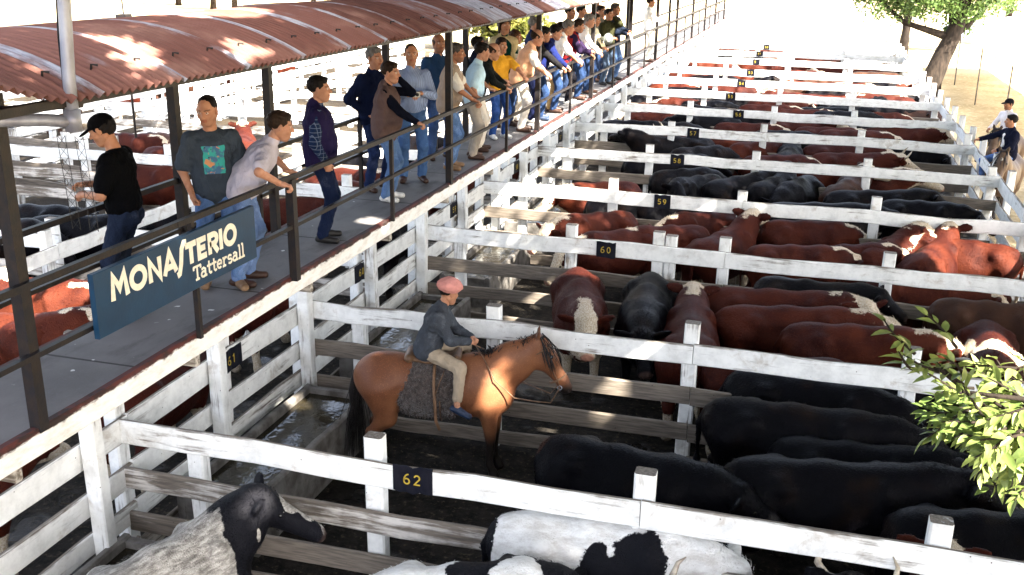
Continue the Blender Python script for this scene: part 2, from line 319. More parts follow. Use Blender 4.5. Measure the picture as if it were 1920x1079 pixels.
# ------------------------------------------------------------------ cattle (local frame: x forward, z up, feet at z=0)
COWPOSE = {'hiright': ((1.04, -.10, 1.40), (1.34, -.46, 1.08)),   # neck end (poll) and muzzle
    'level': ((1.14, 0, 1.27), (1.56, 0, .98)), 'down': ((1.10, 0, 1.02), (1.36, 0, .58)), 'low': ((1.16, .04, 1.13), (1.58, .12, .83)),
    'up': ((1.00, 0, 1.46), (1.45, 0, 1.30)), 'left': ((1.04, .20, 1.26), (1.24, .62, 1.02)), 'right': ((1.04, -.20, 1.26), (1.24, -.62, 1.02)),
    'upleft': ((.98, .12, 1.43), (1.24, .50, 1.22)), 'upright': ((.98, -.12, 1.43), (1.24, -.50, 1.22))}
def cow_sdf(pose, horned):
    poll, muz = [np.array(p) for p in COWPOSE[pose]]; s = SDF()
    s.ell((.02, 0, .90), (.70, .35, .41), .1).ell((-.56, 0, 1.00), (.40, .29, .33), .12).ell((.48, 0, .93), (.36, .28, .42), .12)
    s.cone((-.80, 0, 1.20), (-.1, 0, 1.235), .085, .10, .12).cone((-.1, 0, 1.235), (.55, 0, 1.235), .10, .11, .12)
    for q in (1, -1):
        s.ell((-.48, q * .20, 1.19), (.11, .085, .08), .09).ell((.40, q * .20, 1.08), (.10, .09, .22), .07).ell((-.22, q * .34, 1.13), (.13, .06, .09), .09, op='s').ell((-.86, q * .12, 1.10), (.08, .07, .08), .07)
        s.cone((-.66, q * .17, .98), (-.66, q * .19, .60), .20, .115, .1).cone((-.66, q * .19, .60), (-.82, q * .18, .48), .105, .07, .05)
        s.cone((-.82, q * .18, .48), (-.77, q * .18, .14), .062, .05, .03).cone((-.77, q * .18, .13), (-.73, q * .18, .05), .062, .072, .03).cone((-.73, q * .18, .05), (-.69, q * .18, .03), .07, .05, .02)
        s.cone((.50, q * .19, .90), (.50, q * .17, .52), .15, .085, .09).cone((.50, q * .17, .52), (.51, q * .17, .14), .068, .05, .03)
        s.cone((.51, q * .17, .13), (.545, q * .17, .05), .062, .072, .03).cone((.545, q * .17, .05), (.58, q * .17, .03), .07, .05, .02)
    s.ell((.70, 0, .72), (.20, .16, .22), .1)
    d = nrm(muz - poll); side = nrm(np.cross((0, 0, 1), d)); up = np.cross(d, side)
    neck0 = np.array([.52, 0, 1.03]); mid = (neck0 + poll) / 2 + (0, 0, .02)
    s.cone(neck0, mid, .29, .235, .12, (0, 1, 0), .78).cone(mid, poll - d * .02 - up * .06, .235, .17, .1, side, .82)
    s.cone((.62, 0, .80), mid - (0, 0, .18), .12, .06, .12)
    L = np.linalg.norm(muz - poll)
    s.ell(poll + d * .07 - up * .03, (.145, .13, .13), .06, np.stack([d, side, up], 1)); s.cone(poll + d * .10 - up * .03, muz - d * .07, .125, .084, .05, side, .95)
    s.ell(muz - d * .02, (.078, .095, .074), .04, np.stack([d, side, up], 1)); s.cone(poll + d * .13 - up * .12, muz - d * .10 - up * .035, .07, .045, .05)
    for q in (1, -1):
        s.ell(poll + d * .17 + side * q * .085 + up * .02, (.045, .028, .035), .03)
        e0 = poll - d * .01 + side * q * .10 - up * .015; e1 = e0 + side * q * .21 + up * .045 - d * .05; em = (e0 + e1) / 2
        ex = nrm(e1 - e0); ez = nrm(np.cross(ex, -d)); s.ell(em, (.14, .030, .080), .03, np.stack([ex, np.cross(ez, ex), ez], 1))
        s.ell(muz + d * .028 + side * q * .035 + up * .02, (.018, .014, .02), .012, op='s')
    s.ell(poll - d * .02 + up * .06, (.07, .08, .05), .05)
    s.cone((-.90, 0, 1.17), (-.985, 0, 1.0), .05, .035, .04).cone((-.985, 0, 1.0), (-.98, .02, .55), .033, .022, .02).cone((-.98, .02, .55), (-.965, .03, .34), .045, .02, .03)
    return s, (poll, muz, d, side, up)
def cow_mesh(pose, patches=None, h=.026, fine=False):
    s, (poll, muz, d, side, up) = cow_sdf(pose, 0); V, Q = s.mesh(h, 2)
    a, b = poll - d * .05, muz; hd, ht = seg_d(V, a, b); face = 1 - sstep(hd, .13, .17)
    nd, ntt = seg_d(V, (.55, 0, 1.37), poll + up * .09); crest = (1 - sstep(nd, .05, .14)) * sstep(ntt, 0.02, .3)
    th, tt = seg_d(V, (.62, 0, .55), poll - up * .20 + d * .1); throat = 1 - sstep(th, .10, .2)
    legs = 1 - sstep(V[:, 2], .34, .46); belly = (1 - sstep(V[:, 2], .50, .58)) * (np.abs(V[:, 0]) < .8)
    sw = (V[:, 0] < -.93) & (V[:, 2] < .58)
    white = np.max([face, crest * .9, throat * .8, legs, belly, sw * 1.0], 0)
    ears = np.abs((V - poll) @ side) > .125; eh = (np.linalg.norm(V - poll, axis=1) < .34) & ears; white = np.where(eh, .2, white)
    if patches is not None:
        white = np.full(len(V), float(patches[0]))
        for w, c, r in patches[1:]:
            k = 1 - sstep(np.linalg.norm((V - np.array(c)) / np.array(r), axis=1), .6, 1.4); white = white * (1 - k) + w * k
    # coat: short tufts of hair over the whole skin, longer on the white crest
    rg = np.random.default_rng(len(V)); t1 = V[Q[:, 2]] - V[Q[:, 0]]; t2 = V[Q[:, 3]] - V[Q[:, 1]]; fn = np.cross(t1, t2); fn /= np.linalg.norm(fn, axis=1)[:, None] + 1e-9
    qi = rg.choice(len(Q), 8000 if fine else 3000); qi = qi[V[Q[qi, 0], 2] > .45]; pc = V[Q[qi]].mean(1) + rg.normal(0, .006, (len(qi), 3)); nn = fn[qi]; fl = np.tile([-1., 0, -.45], (len(qi), 1)) + rg.normal(0, .55, (len(qi), 3)); fl -= nn * (fl * nn).sum(1)[:, None]
    fl = fl / (np.linalg.norm(fl, axis=1)[:, None] + 1e-9) + nn * rg.uniform(.10, .32, len(qi))[:, None]; host = Q[qi, 0]; ln = rg.uniform(.010, .021, len(qi)) * (1 + 2.2 * crest[host]); sv = np.cross(fl, nn); sv /= np.linalg.norm(sv, axis=1)[:, None] + 1e-9; sv *= .0065
    tip = pc + fl * ln[:, None]; TV = np.stack([pc - sv, pc + sv, tip + sv * .25, tip - sv * .25], 1).reshape(-1, 3); TQ = np.arange(len(TV)).reshape(-1, 4) + len(V); hh = np.repeat(host, 4); Vb = V; V = np.concatenate([V, TV]); Q = np.concatenate([Q, TQ]); ext = lambda a: np.concatenate([a, a[hh]]); white, face = ext(white), ext(face)
    mz = 1 - sstep(np.linalg.norm(V - (muz + d * .04), axis=1), .07, .10)
    return mesh_np('cow_body', V, Q, True, {'white': white, 'face': face, 'muzzle': mz, 'low': 1 - V[:, 2] / .8}), (poll, muz, d, side, up)
COWS = {}; HORNS = {}; COUNT = {}
def horn_mesh(q, fr, style):
    poll, muz, d, side, up = fr; p0 = poll + side * q * .08 + up * .03; mb = MB()
    if style == 'up': pts = [p0, p0 + side * q * .10 + up * .01, p0 + side * q * .17 + up * .09, p0 + side * q * .17 + up * .20, p0 + side * q * .13 + up * .27]
    else: pts = [p0, p0 + side * q * .10 - d * .01, p0 + side * q * .18 + d * .03 + up * .02, p0 + side * q * .22 + d * .10 + up * .04]
    mb.tube(pts, [.034, .032, .026, .016, .004][:len(pts)], 8); return mesh_np('horn', mb.v, mb.f, True)
def cow(P, hd, coat, pose='level', sc=1.0, label=None, horn=None, patches=None, group=None, fine=False, sx=1.0):
    """one animal; P = ground point under the body centre, hd = heading in degrees"""
    key = (pose, fine) if patches is None else (pose, label)
    if key not in COWS: COWS[key] = cow_mesh(pose, patches, .020 if fine else .028, fine)
    me, fr = COWS[key]
    o = bpy.data.objects.new('cow', me); COL.objects.link(o)
    if not me.materials: me.materials.append(COAT[coat])
    o.material_slots[0].link = 'OBJECT'; o.material_slots[0].material = COAT[coat]
    o.location = P; o.rotation_euler = (0, 0, math.radians(hd)); o.scale = (sc * sx, sc * 1.14, sc)
    if (pose, 'eye') not in HORNS:
        poll, muz, d, side, up = fr
        for q in (1, -1):
            b = bmesh.new(); bmesh.ops.create_icosphere(b, subdivisions=2, radius=.021, matrix=Matrix.Translation(Vector(poll + d * .175 + side * q * .108 + up * .012))); em = bpy.data.meshes.new('eye'); b.to_mesh(em); b.free()
            em.materials.append(M_EYE); HORNS[(pose, 'eye', q)] = em
        HORNS[(pose, 'eye')] = 1
    for q in (1, -1):
        link('eye', HORNS[(pose, 'eye', q)], None, o)
        if horn:
            if (pose, horn, q) not in HORNS: HORNS[(pose, horn, q)] = horn_mesh(q, fr, horn)
            link('horn', HORNS[(pose, horn, q)], M_HORN, o)
    tag(o, label, 'cow', group); return o
def cow_px(A, B, coat, pose='level', label=None, z=1.28, group=None, **kw):
    """A, B: where rump top and withers are seen; they give the place, heading and size"""
    a = at(A[0], A[1], z); b = at(B[0], B[1], z); d = b - a; L = np.hypot(d[0], d[1]); hd = math.degrees(math.atan2(d[1], d[0]))
    sx = min(max(L / 1.35, .85), 1.2); c = a + nrm(d) * .82 * sx
    kw.setdefault('sc', 1.0); return cow((c[0], c[1], 0), hd, coat, pose, label=label, group=group, sx=sx / kw['sc'], **kw)
# ------------------------------------------------------------------ lettering by strokes
def arc(cx, cy, rx, ry, a0, a1, n=14): return [(cx + rx * math.cos(math.radians(a0 + (a1 - a0) * i / n)), cy + ry * math.sin(math.radians(a0 + (a1 - a0) * i / n))) for i in range(n + 1)]
DIG = {'0': [arc(.3, .5, .24, .44, 90, 450, 20)], '1': [[(.1, .78), (.32, .96), (.32, .0)]], '2': [arc(.3, .7, .24, .24, 170, -30, 10) + [(.06, .05), (.58, .05)]],
       '3': [arc(.28, .72, .23, .22, 150, -90, 9) + arc(.28, .26, .26, .24, 90, -150, 9)], '4': [[(.42, 0), (.42, .95), (.04, .3), (.6, .3)]],
       '5': [[(.54, .94), (.12, .94), (.09, .55)] + arc(.28, .3, .27, .28, 120, -150, 10)], '6': [arc(.5, .3, .44, .66, 90, 180, 6) + arc(.31, .28, .25, .26, 180, 540, 16)],
       '7': [[(.04, .93), (.56, .93), (.2, 0)]], '8': [arc(.3, .72, .2, .21, 90, 450, 14), arc(.3, .26, .25, .25, 90, 450, 14)], '9': [arc(.3, .68, .24, .26, 0, 360, 14), arc(.1, .66, .44, .66, 0, -80, 6)]}
def strokes(mb, polys, org, ux, uy, un, size, wid, depth=.002, slant=0):
    """flat brush strokes raised a little from a surface; ux, uy span it and un is its normal"""
    org, ux, uy, un = [np.array(q, float) for q in (org, ux, uy, un)]
    for si, pl in enumerate(polys):
        P = [np.array([(x + slant * y) * size, y * size]) for x, y in pl]; n = len(P); closed = np.linalg.norm(P[0] - P[-1]) < 1e-6; L = []; Rr = []
        for i in range(n):
            a = P[i - 1] if i > 0 else (P[-2] if closed else P[0]); b = P[i + 1] if i < n - 1 else (P[1] if closed else P[-1])
            d0 = nrm(P[i] - a) if np.linalg.norm(P[i] - a) > 1e-9 else nrm(b - P[i]); d1 = nrm(b - P[i]) if np.linalg.norm(b - P[i]) > 1e-9 else d0
            n0 = np.array([-d0[1], d0[0]]); n1 = np.array([-d1[1], d1[0]]); mm = nrm(n0 + n1); k = wid / 2 / max(mm @ n0, .5); L.append(P[i] + mm * k); Rr.append(P[i] - mm * k)
        dz = depth + .0004 * si; V = []
        for z in (0.0, dz):
            for q in L + Rr: V.append(org + ux * q[0] + uy * q[1] + un * z)
        o = 2 * n; F = []
        for i in range(n - 1):
            F += [(o + i, o + n + i, o + n + i + 1, o + i + 1), (i, i + 1, o + i + 1, o + i), (n + i + 1, n + i, o + n + i, o + n + i + 1)]
        F += [(0, o, o + n, n), (n - 1, 2 * n - 1, o + 2 * n - 1, o + n - 1)]; mb.geo(V, F)
def number(mb, txt, org, ux, uy, un, size):
    for i, ch in enumerate(txt): strokes(mb, DIG[ch], np.array(org) + np.array(ux) * (size * .98 * i), ux, uy, un, size, size * .135)

# ------------------------------------------------------------------ fences
def fence(name, label, p0, p1, levels, posts, cat='fence', group=None, plates=(), ptop=1.83, pw=.17, side=1, joins=(), jit=.008, sub=True, pmat=None):
    """p0 -> p1 on the ground; levels: (z bottom, z top, material index); posts: distances along it; side=+1 puts the boards on the right-hand face"""
    p0 = np.array(p0, float); p1 = np.array(p1, float); d = p1 - p0; L = np.hypot(*d[:2]); root = thing(name, (p0[0], p0[1], 0), math.atan2(d[1], d[0])); tag(root, label, cat, group)
    for q in posts:
        q, zt, z0 = q if isinstance(q, tuple) else (q, ptop + RNG.normal(0, .025), 0)
        mb = MB(); mb.plank((q, side * .02, z0 - .02), (q + RNG.normal(0, .012), side * .02 + RNG.normal(0, .008), zt), pw, pw * .8, (1, 0, 0), 4, .003, .016); mb.build('post', pmat or PZ[0], root)
    cuts = sorted({0.0, L, *joins})
    for z0, z1, mi in levels:
        for a, b in zip(cuts[:-1], cuts[1:]):
            mb = MB(); off = -side * (.085 + .002 * (cuts.index(a) % 2)); h = z1 - z0
            mb.plank((a + .004, off, (z0 + z1) / 2 + RNG.normal(0, .012)), (b - .004, off, (z0 + z1) / 2 + RNG.normal(0, .012)), h * (1 + RNG.normal(0, .04)), .05, (0, 0, 1), max(3, int((b - a) * 1.5)), jit); mb.build('rail', PX[mi], root)
    for q, txt, zc, w in plates:
        mb = MB(); yy = -side * .1165
        mb.plank((q - w / 2, yy, zc), (q + w / 2, yy, zc), .25, .014, (0, 0, 1), 6, .006, .002); pl = mb.build('number_patch', M_PATCH, root)
        mb = MB(); ux = (1, 0, 0) if side > 0 else (-1, 0, 0); sz = .098
        number(mb, txt, (q - side * sz * .85, yy - side * .0085, zc - sz / 2), ux, (0, 0, 1), (0, -side, 0), sz); mb.build('numeral', M_YELLOW, pl)
    return root
XL, XR = -5.87, 3.9
FY = {63: 3.5, 62: 7.3, 61: 10.88, 60: 14.85, 59: 18.35, 58: 22.4, 57: 26.2, 56: 29.95, 55: 33.9, 54: 37.7, 53: 41.5, 52: 46, 51: 50, 50: 54, 49: 58, 48: 62, 47: 66, 46: 70, 45: 74.5, 44: 79, 43: 84, 42: 89, 41: 95}
PLX = {62: -2.93, 60: -2.76, 59: -2.41, 58: -2.67, 57: -2.77, 56: -1.92, 55: -2.47, 54: -2.4, 53: -2.33, 52: -2.38, 51: -2.47, 50: -2.36}
PPX = [-5.12, -3.33, -.97, 1.32, 3.72]
def build_setting():
    # ground: one sheet to the horizon, finer near the pens
    xs = np.concatenate([np.linspace(-600, -30, 12)[:-1], np.linspace(-30, 14, 120)[:-1], np.linspace(14, 600, 12)]); ys = np.concatenate([np.linspace(-300, 0, 8)[:-1], np.linspace(0, 60, 150)[:-1], np.linspace(60, 1500, 16)])
    X, Y = np.meshgrid(xs, ys); Z = .02 * np.sin(X * 2.1 + np.sin(Y * 1.3)) * np.sin(Y * 1.7) + .012 * np.sin(X * 6.3 + 2 * Y) * np.sin(5.1 * Y - X); Z *= (np.abs(X) < 30) & (Y < 60)
    V = np.stack([X.ravel(), Y.ravel(), Z.ravel()], 1); ny, nx = X.shape; i = np.arange(ny - 1)[:, None] * nx + np.arange(nx - 1)[None]; F = np.stack([i, i + 1, i + nx + 1, i + nx], -1).reshape(-1, 4)
    g = link('ground', mesh_np('ground', V, F), M_ground()); tag(g, 'trodden mud of the pens running out to pale dusty earth', 'ground', kind='structure')
    # ---- cross fences between the pens, one thing each
    for n, y in FY.items():
        near = n >= 55; top = (1.40, 1.64, 0)
        if n >= 61: lv = [top, (.90, 1.13, 1 if n == 62 else 2), (.46, .67, 2), (.06, .25, 2)]
        elif near: lv = [top, (.92, 1.14, 2), (.48, .68, 2), (.06, .26, 2)]
        else: lv = [(1.38, 1.64, 0), (.9, 1.13, 0), (.4, .64, 0)]
        posts = [(p - XL + RNG.normal(0, .03), 1.83 + RNG.normal(0, .03), 0) for p in PPX]; posts[0] = (posts[0][0], 1.42, 0)
        if n == 60: posts.append((-1.99 - XL, 1.84, 0)); posts.append((-1.80 - XL, 1.8, 0))
        pl = [(PLX[n] - XL, str(n), 1.515, .30 if n < 62 else .36)] if n in PLX and n >= 50 else []
        lab = {63: 'white plank pen fence nearest below the viewpoint', 61: 'white plank pen fence directly behind the bay horse and rider'}.get(n)
        if lab is None: lab = f'white plank pen fence with the yellow number {n} on its top rail' if n in PLX else 'far white plank cross fence bleached by sun beyond the numbered pens'
        if n in (63,): continue
        fence('pen_fence', lab, (XL, y), (XR, y), lv, posts, group='cross fences between the pens', plates=pl, joins=(-.97 - XL,) if near else ())
    # ---- long fence below the walkway
    y0, y1 = 2.0, 62.0; ps = []
    for k, y in enumerate(sorted(FY.values())): ps += [y - y0 + .02] + ([y + 1.8 - y0] if y < 40 else [])
    ps = [(p, 1.8, 0) for p in ps if 0 < p < y1 - y0]
    fence('walkway_fence', 'long white plank fence running under the walkway edge with numbers 58 to 61', (XL - .1, y0), (XL - .1, y1), [(1.36, 1.62, 0), (.90, 1.14, 0), (.50, .72, 0), (.1, .3, 1)], ps, side=1,
          plates=[(9.12 - y0, '61', 1.49, .42), (12.56 - y0, '60', 1.49, .42), (16.5 - y0, '59', 1.49, .4), (20.5 - y0, '58', 1.49, .4), (24.4 - y0, '57', 1.49, .4)], joins=[y - y0 for y in (7.32, 10.9, 14.87, 18.37, 22.42, 26.2, 30, 34, 38, 42, 46, 50, 54, 58)])
    # ---- right-hand fence along the riders' lane
    ps = [(y - 4 + .1, 1.85, 0) for y in np.arange(4.2, 62, 1.95)]
    fence('lane_fence', 'white plank fence between the pens and the dusty riders lane', (XR + .1, 4), (XR + .1, 62), [(1.36, 1.62, 0), (.92, 1.14, 0), (.48, .7, 0), (.08, .28, 0)], ps, side=-1, joins=[y - 4 for y in (7.3, 10.9, 14.87, 18.37, 22.42, 26.2, 30, 34, 38, 42, 46, 50, 54, 58)])
    # ---- raised walkway
    wk = thing('raised_walkway', (-4.95, 0, 0)); tag(wk, 'narrow grey concrete walkway raised above the pens with a white edge beam', 'walkway')
    mb = MB()
    for k in range(33): mb.box((.0, 2.2 + k * 1.8 + .9, 2.85), (.86, 1.796, .10))
    mb.build('deck_slab', M_deck(), wk); fm = M_fascia()
    for sx in (.465, -.465):
        mb = MB(); mb.plank((sx, 2.2, 2.82), (sx, 62, 2.82), .19, .07, (0, 0, 1), 60, .004, .012); mb.build('edge_beam', fm, wk)
    mb = MB()
    for k in range(30): mb = MB(); mb.plank((-.85, 2.6 + k * 2.0, 2.66), (.40, 2.6 + k * 2.0, 2.66), .16, .07, (0, 0, 1), 3, .004); mb.build('joist', PX[1], wk)
    for k in range(30):
        mb = MB(); mb.plank((-.82 + .02, 2.7 + k * 2.0, 0), (-.82, 2.7 + k * 2.0, 2.58), .16, .14, (1, 0, 0), 4, .003, .014); mb.build('support_post', PZ[0], wk)
    # ---- hand rails
    XF, XB = -4.43, -5.36
    fr = thing('front_handrail', (XF, 0, 2.9)); tag(fr, 'dark steel handrail along the pen side of the walkway where people lean', 'handrail')
    bk = thing('rear_handrail', (XB, 0, 2.9)); tag(bk, 'dark steel handrail along the far side of the walkway behind the people', 'handrail')
    for root, zs in ((fr, (.95, .50)), (bk, (.93, .48))):
        for z, nm in zip(zs, ('top_rail', 'middle_rail')):
            mb = MB(); y = 2.0
            while y < 60: mb.box((0, y + 2.15, z), (.045, 4.296, .045 if nm == 'top_rail' else .035)); y += 4.3
            mb.build(nm, M_STEEL, root)
    for y in (6.49, 8.07, 10.4, 14.92, 19.2, 23.5, 28, 32.3, 36.6, 41, 45, 49):
        w = .075 if y == 8.07 else .04; mb = MB(); mb.box((0.0, y, .46), (w, w, .96)); mb.build('post', M_STEEL, fr)
    for y in (4.0, 5.75, 9.1, 11.6, 14.3, 17.4, 22.5, 28): mb = MB(); mb.box((0, y, .46), (.045, .045, .92)); mb.build('post', M_STEEL, bk)
    # ---- arched roof over the walkway
    rf = thing('arched_roof', (-4.95, 0, 0)); tag(rf, 'rusty corrugated iron arched roof over the walkway on dark posts', 'roof')
    V = []; Fc = []; NA = 22; rad = (1.10 ** 2 + .28 ** 2) / (2 * .28); a1 = math.asin(1.10 / rad); y = 3.4; k = 0
    while y < 60:
        wdt = .86; ny_ = 110 if y < 22 else (40 if y < 30 else 12); b = len(V); dz = .004 * (k % 2) + RNG.uniform(0, .006); lift = RNG.uniform(.0, .016) if k != 6 else .045; ej = RNG.normal(0, .02)
        for i in range(ny_ + 1):
            yy = y + wdt * i / ny_; wv = .018 * math.sin(2 * math.pi * yy / .0765) if y < 30 else 0
            for j in range(NA + 1):
                t = -1 + 2 * j / NA; a = a1 * t + ej * .04 * t; r_ = rad + wv + dz + lift * (i / ny_) ** 3 * (.4 + .6 * math.sin(2.3 * j / NA * math.pi) ** 2)
                bend = max(0, 4.6 - yy) * .28 * max(0, t) ** 2
                V.append((r_ * math.sin(a), yy, 5.0 - rad * math.cos(a1) + r_ * math.cos(a) + bend))
        Fc += [(b + i * (NA + 1) + j, b + i * (NA + 1) + j + 1, b + (i + 1) * (NA + 1) + j + 1, b + (i + 1) * (NA + 1) + j) for i in range(ny_) for j in range(NA)]; y += .82; k += 1
    link('roof_sheeting', mesh_np('roof', V, [f[::-1] for f in Fc], True), M_roof(), rf)
    mb = MB()
    for x, z in ((1.02, 4.99), (-1.02, 4.99), (0, 5.22)):
        yy = 3.6
        while yy < 58: mb.box((x, yy + 2, z), (.05, 3.996, .05)); yy += 4
    mb.build('purlin', M_STEEL, rf)
    mb = MB()
    for k in range(70):  # roofing hooks along the eave
        mb.tube([(.86, 3.9 + k * .41, 5.08), (.87, 3.9 + k * .41, 5.145), (.90, 3.92 + k * .41, 5.14)], .008, 5)
    mb.build('roof_hook', M_STEEL, rf)
    for y in (4.76, 12.45, 16.93, 21.34, 25.86, 30.3, 34.7, 39.2, 43.6, 48, 52.4):
        mb = MB(); mb.box((.47, y, 3.94), (.08, .08, 2.12)); mb.build('post', M_STEEL, rf)
        mb = MB(); mb.tube([(-.42, y + .02, 4.9), (.47, y + .02, 4.9), (1.05, y + .02, 4.97)], .025, 6); mb.build('tie_beam', M_STEEL, rf)
    for y in (5.2, 7.74, 9.38, 12.45, 15.66, 19.66, 25.4, 30.3, 34.7, 39.2):
        mb = MB(); mb.box((-.40, y, 3.94), (.08, .08, 2.12)); mb.build('post', M_STEEL, rf)
    # ---- sign
    sg = thing('sign', (-4.37, 5.25, 3.33)); tag(sg, 'blue board sign reading MONASTERIO Tattersall on the walkway handrail', 'sign')
    mb = MB(); mb.plank((0, .0, .225), (0, 2.03, .225), .45, .042, (0, 0, 1), 2, 0, .004); mb.build('board', M_SIGN, sg)
    mb = MB(); H = .165; w = .046; x = 0
    G = {'M': ([[(.06, 0), (.14, 1), (.42, .42), (.70, 1), (.80, 0)]], .98), 'O': ([arc(.42, .5, .36, .42, 90, 450, 24)], .98), 'N': ([[(.08, 0), (.08, .96), (.62, .06), (.62, 1)]], .84),
         'A': ([[(.02, 0), (.36, .98), (.70, 0)], [(.16, .30), (.56, .30)]], .74), 'S': ([[(.0, -.26), (.14, -.20), (.26, .20), (.36, .88), (.50, 1.12), (.66, 1.10)]], .58), 'T': ([[(.0, .90), (.66, .90)], [(.33, .9), (.33, 0)]], .74),
         'E': ([[(.55, .90), (.08, .90), (.08, .10), (.55, .10)], [(.08, .5), (.48, .5)]], .70), 'R': ([[(.08, 0), (.08, .90), (.36, .90)] + arc(.36, .68, .21, .22, 90, -90, 9) + [(.08, .46)], [(.30, .46), (.60, 0)]], .74), 'I': ([[(.1, 0), (.1, 1)]], .32)}
    tot = sum(G[c][1] for c in 'MONASTERIO'); k = 1.60 / tot
    for ch in 'MONASTERIO':
        pl = [[(px_ * k / H, py_) for px_, py_ in q] for q in G[ch][0]]
        strokes(mb, pl, (.0215, .16 + x * k, .215), (0, 1, 0), (0, 0, 1), (1, 0, 0), H, w); x += G[ch][1]
    mb.build('lettering', M_LETTER, sg)
    mb = MB(); h = .115; x = 0; lc = .62
    S_ = lambda x0, y_, ww=.26: [(x0 - ww / 2, y_), (x0 + ww / 2, y_)]
    T = {'T': ([[(.02, .93), (.78, .93)], [(.4, .93), (.4, .04)], S_(.4, .04, .36), [(.06, .95), (.06, .72)], [(.74, .95), (.74, .72)]], .72), 'a': ([arc(.26, .2, .20, .18, 0, 360, 12), [(.10, .56), (.3, .62), (.46, .5), (.46, .04), (.6, .04)]], .64),
         't': ([[(.22, .92), (.22, .15), (.32, .04), (.46, .08)], [(.02, .60), (.46, .60)]], .50), 'e': ([[(.08, .34), (.5, .34)] + arc(.28, .33, .22, .28, 0, 310, 14)], .60), 'r': ([[(.14, .0), (.14, .60)], S_(.16, .03, .34), [(.02, .6), (.14, .6)], [(.14, .42), (.28, .6), (.46, .56)]], .52),
         's': ([[(.44, .5)] + arc(.25, .46, .17, .14, 40, 250, 7) + arc(.27, .18, .19, .15, 80, -150, 8)], .54), 'l': ([[(.18, .0), (.18, .98)], S_(.18, .03, .32), [(.04, .97), (.18, .97)]], .36)}
    tot = sum(T[c][1] for c in 'Tattersall'); k = .74 / tot
    for ch in 'Tattersall':
        pl = [[(px_ * k / h, py_) for px_, py_ in q] for q in T[ch][0]]; strokes(mb, pl, (.0215, 1.10 + x * k, .068), (0, 1, 0), (0, 0, 1), (1, 0, 0), h, .0175); x += T[ch][1]
    mb.build('lettering', M_LETTER, sg)
    # ---- lamp pipe at the walkway's near end
    lp = thing('lamp_pipe', (-3.9, 4.7, 4.88)); tag(lp, 'grey galvanised pipe rising from an elbow in front of the rusty roof', 'pipe')
    mb = MB(); mb.tube([(0, 0, -.02), (.0, .01, .25), (.02, .05, 1.0), (.05, .1, 2.6)], [.036, .035, .035, .034], 12); mb.build('upright_pipe', M_GALV, lp, True)
    mb = MB(); mb.tube([(.01, .0, .0), (-.10, -.10, .02), (-.5, -.55, .05), (-1.2, -1.4, .06)], [.036, .034, .034, .034], 12); mb.build('arm_pipe', M_GALV, lp, True)
    mb = MB(); mb.tube([(0, 0, -.05), (0, 0, .07)], .047, 12); mb.build('elbow', M_GALV, lp, True)
    mb = MB(); mb.tube([(-.05, .02, .1), (-.045, .02, .45), (-.03, .05, .9), (.0, .1, 1.5)], .006, 5); mb.build('cable', M_BLACKIRON, lp)
    wl = thing('wire_lattice', (-3.9, 4.7, 4.80)); tag(wl, 'thin dark wire lattice dangling below the pipe elbow', 'wire'); mb = MB()
    for x0 in (-.10, .02):
        a = [(x0 - .02 + .03 * k / 9, .0, -.06 * k) for k in range(10)]; b = [(x0 + .035 + .03 * k / 9, .0, -.06 * k) for k in range(10)]; mb.tube(a, .0022, 4); mb.tube(b, .0022, 4); mb.tube([(a if k % 2 else b)[k] for k in range(10)], .0018, 4); mb.tube([(b if k % 2 else a)[k] for k in range(10)], .0018, 4)
    mb.build('wires', M_BLACKIRON, wl)
    # ---- floodlight on a bracket past the roof
    P0 = atx(232, 32, -6.6); fl = thing('floodlight', tuple(P0)); tag(fl, 'small dark floodlight on a bracket standing above the roof crest', 'floodlight')
    mb = MB(); mb.box((0, 0, 0), (.10, .18, .05), rotm((0, 0, 1), .3)); mb.build('lamp_head', M_STEEL, fl); mb = MB(); mb.tube([(0, 0, .03), (-.02, .02, .2), (-.03, .0, .42)], .008, 6); mb.tube([(0, 0, -.02), (0, 0, -1.2)], .012, 6); mb.build('bracket', M_STEEL, fl)
    # ---- water troughs along the walkway fence
    wm = M_water()
    for (ya, yb), lab in zip(((2.2, 6.9), (7.75, 10.55), (11.5, 14.4), (15.4, 18.0), (19.2, 22.0)), ('concrete water trough in the corner pen behind the grey cow', 'concrete water trough full of dark water behind the bay horse', 'concrete water trough behind the rider with the pink beret', 'concrete water trough where the white faced cow drinks', 'concrete water trough in the pen behind rail 59')):
        tr = thing('water_trough', (-5.28, (ya + yb) / 2, 0)); tag(tr, lab, 'trough', 'water troughs beside the walkway fence'); L = yb - ya; mb = MB()
        for s_ in (1, -1): mb.plank((s_ * .40, -L / 2, .31), (s_ * .40, L / 2, .31), .64, .09, (0, 0, 1), 6, .004, .02)
        for s_ in (1, -1): mb.box((0, s_ * (L / 2 - .045), .30), (.706, .09, .615))
        mb.box((0, 0, .12), (.708, L - .19, .2)); mb.build('basin', M_CONC, tr)
        mb = MB(); nx, ny = 2, 2; mb.geo([(-.354, -L / 2 + .092, .54), (.354, -L / 2 + .092, .54), (.354, L / 2 - .092, .54), (-.354, L / 2 - .092, .54)], [(0, 1, 2, 3)]); mb.build('water', wm, tr)
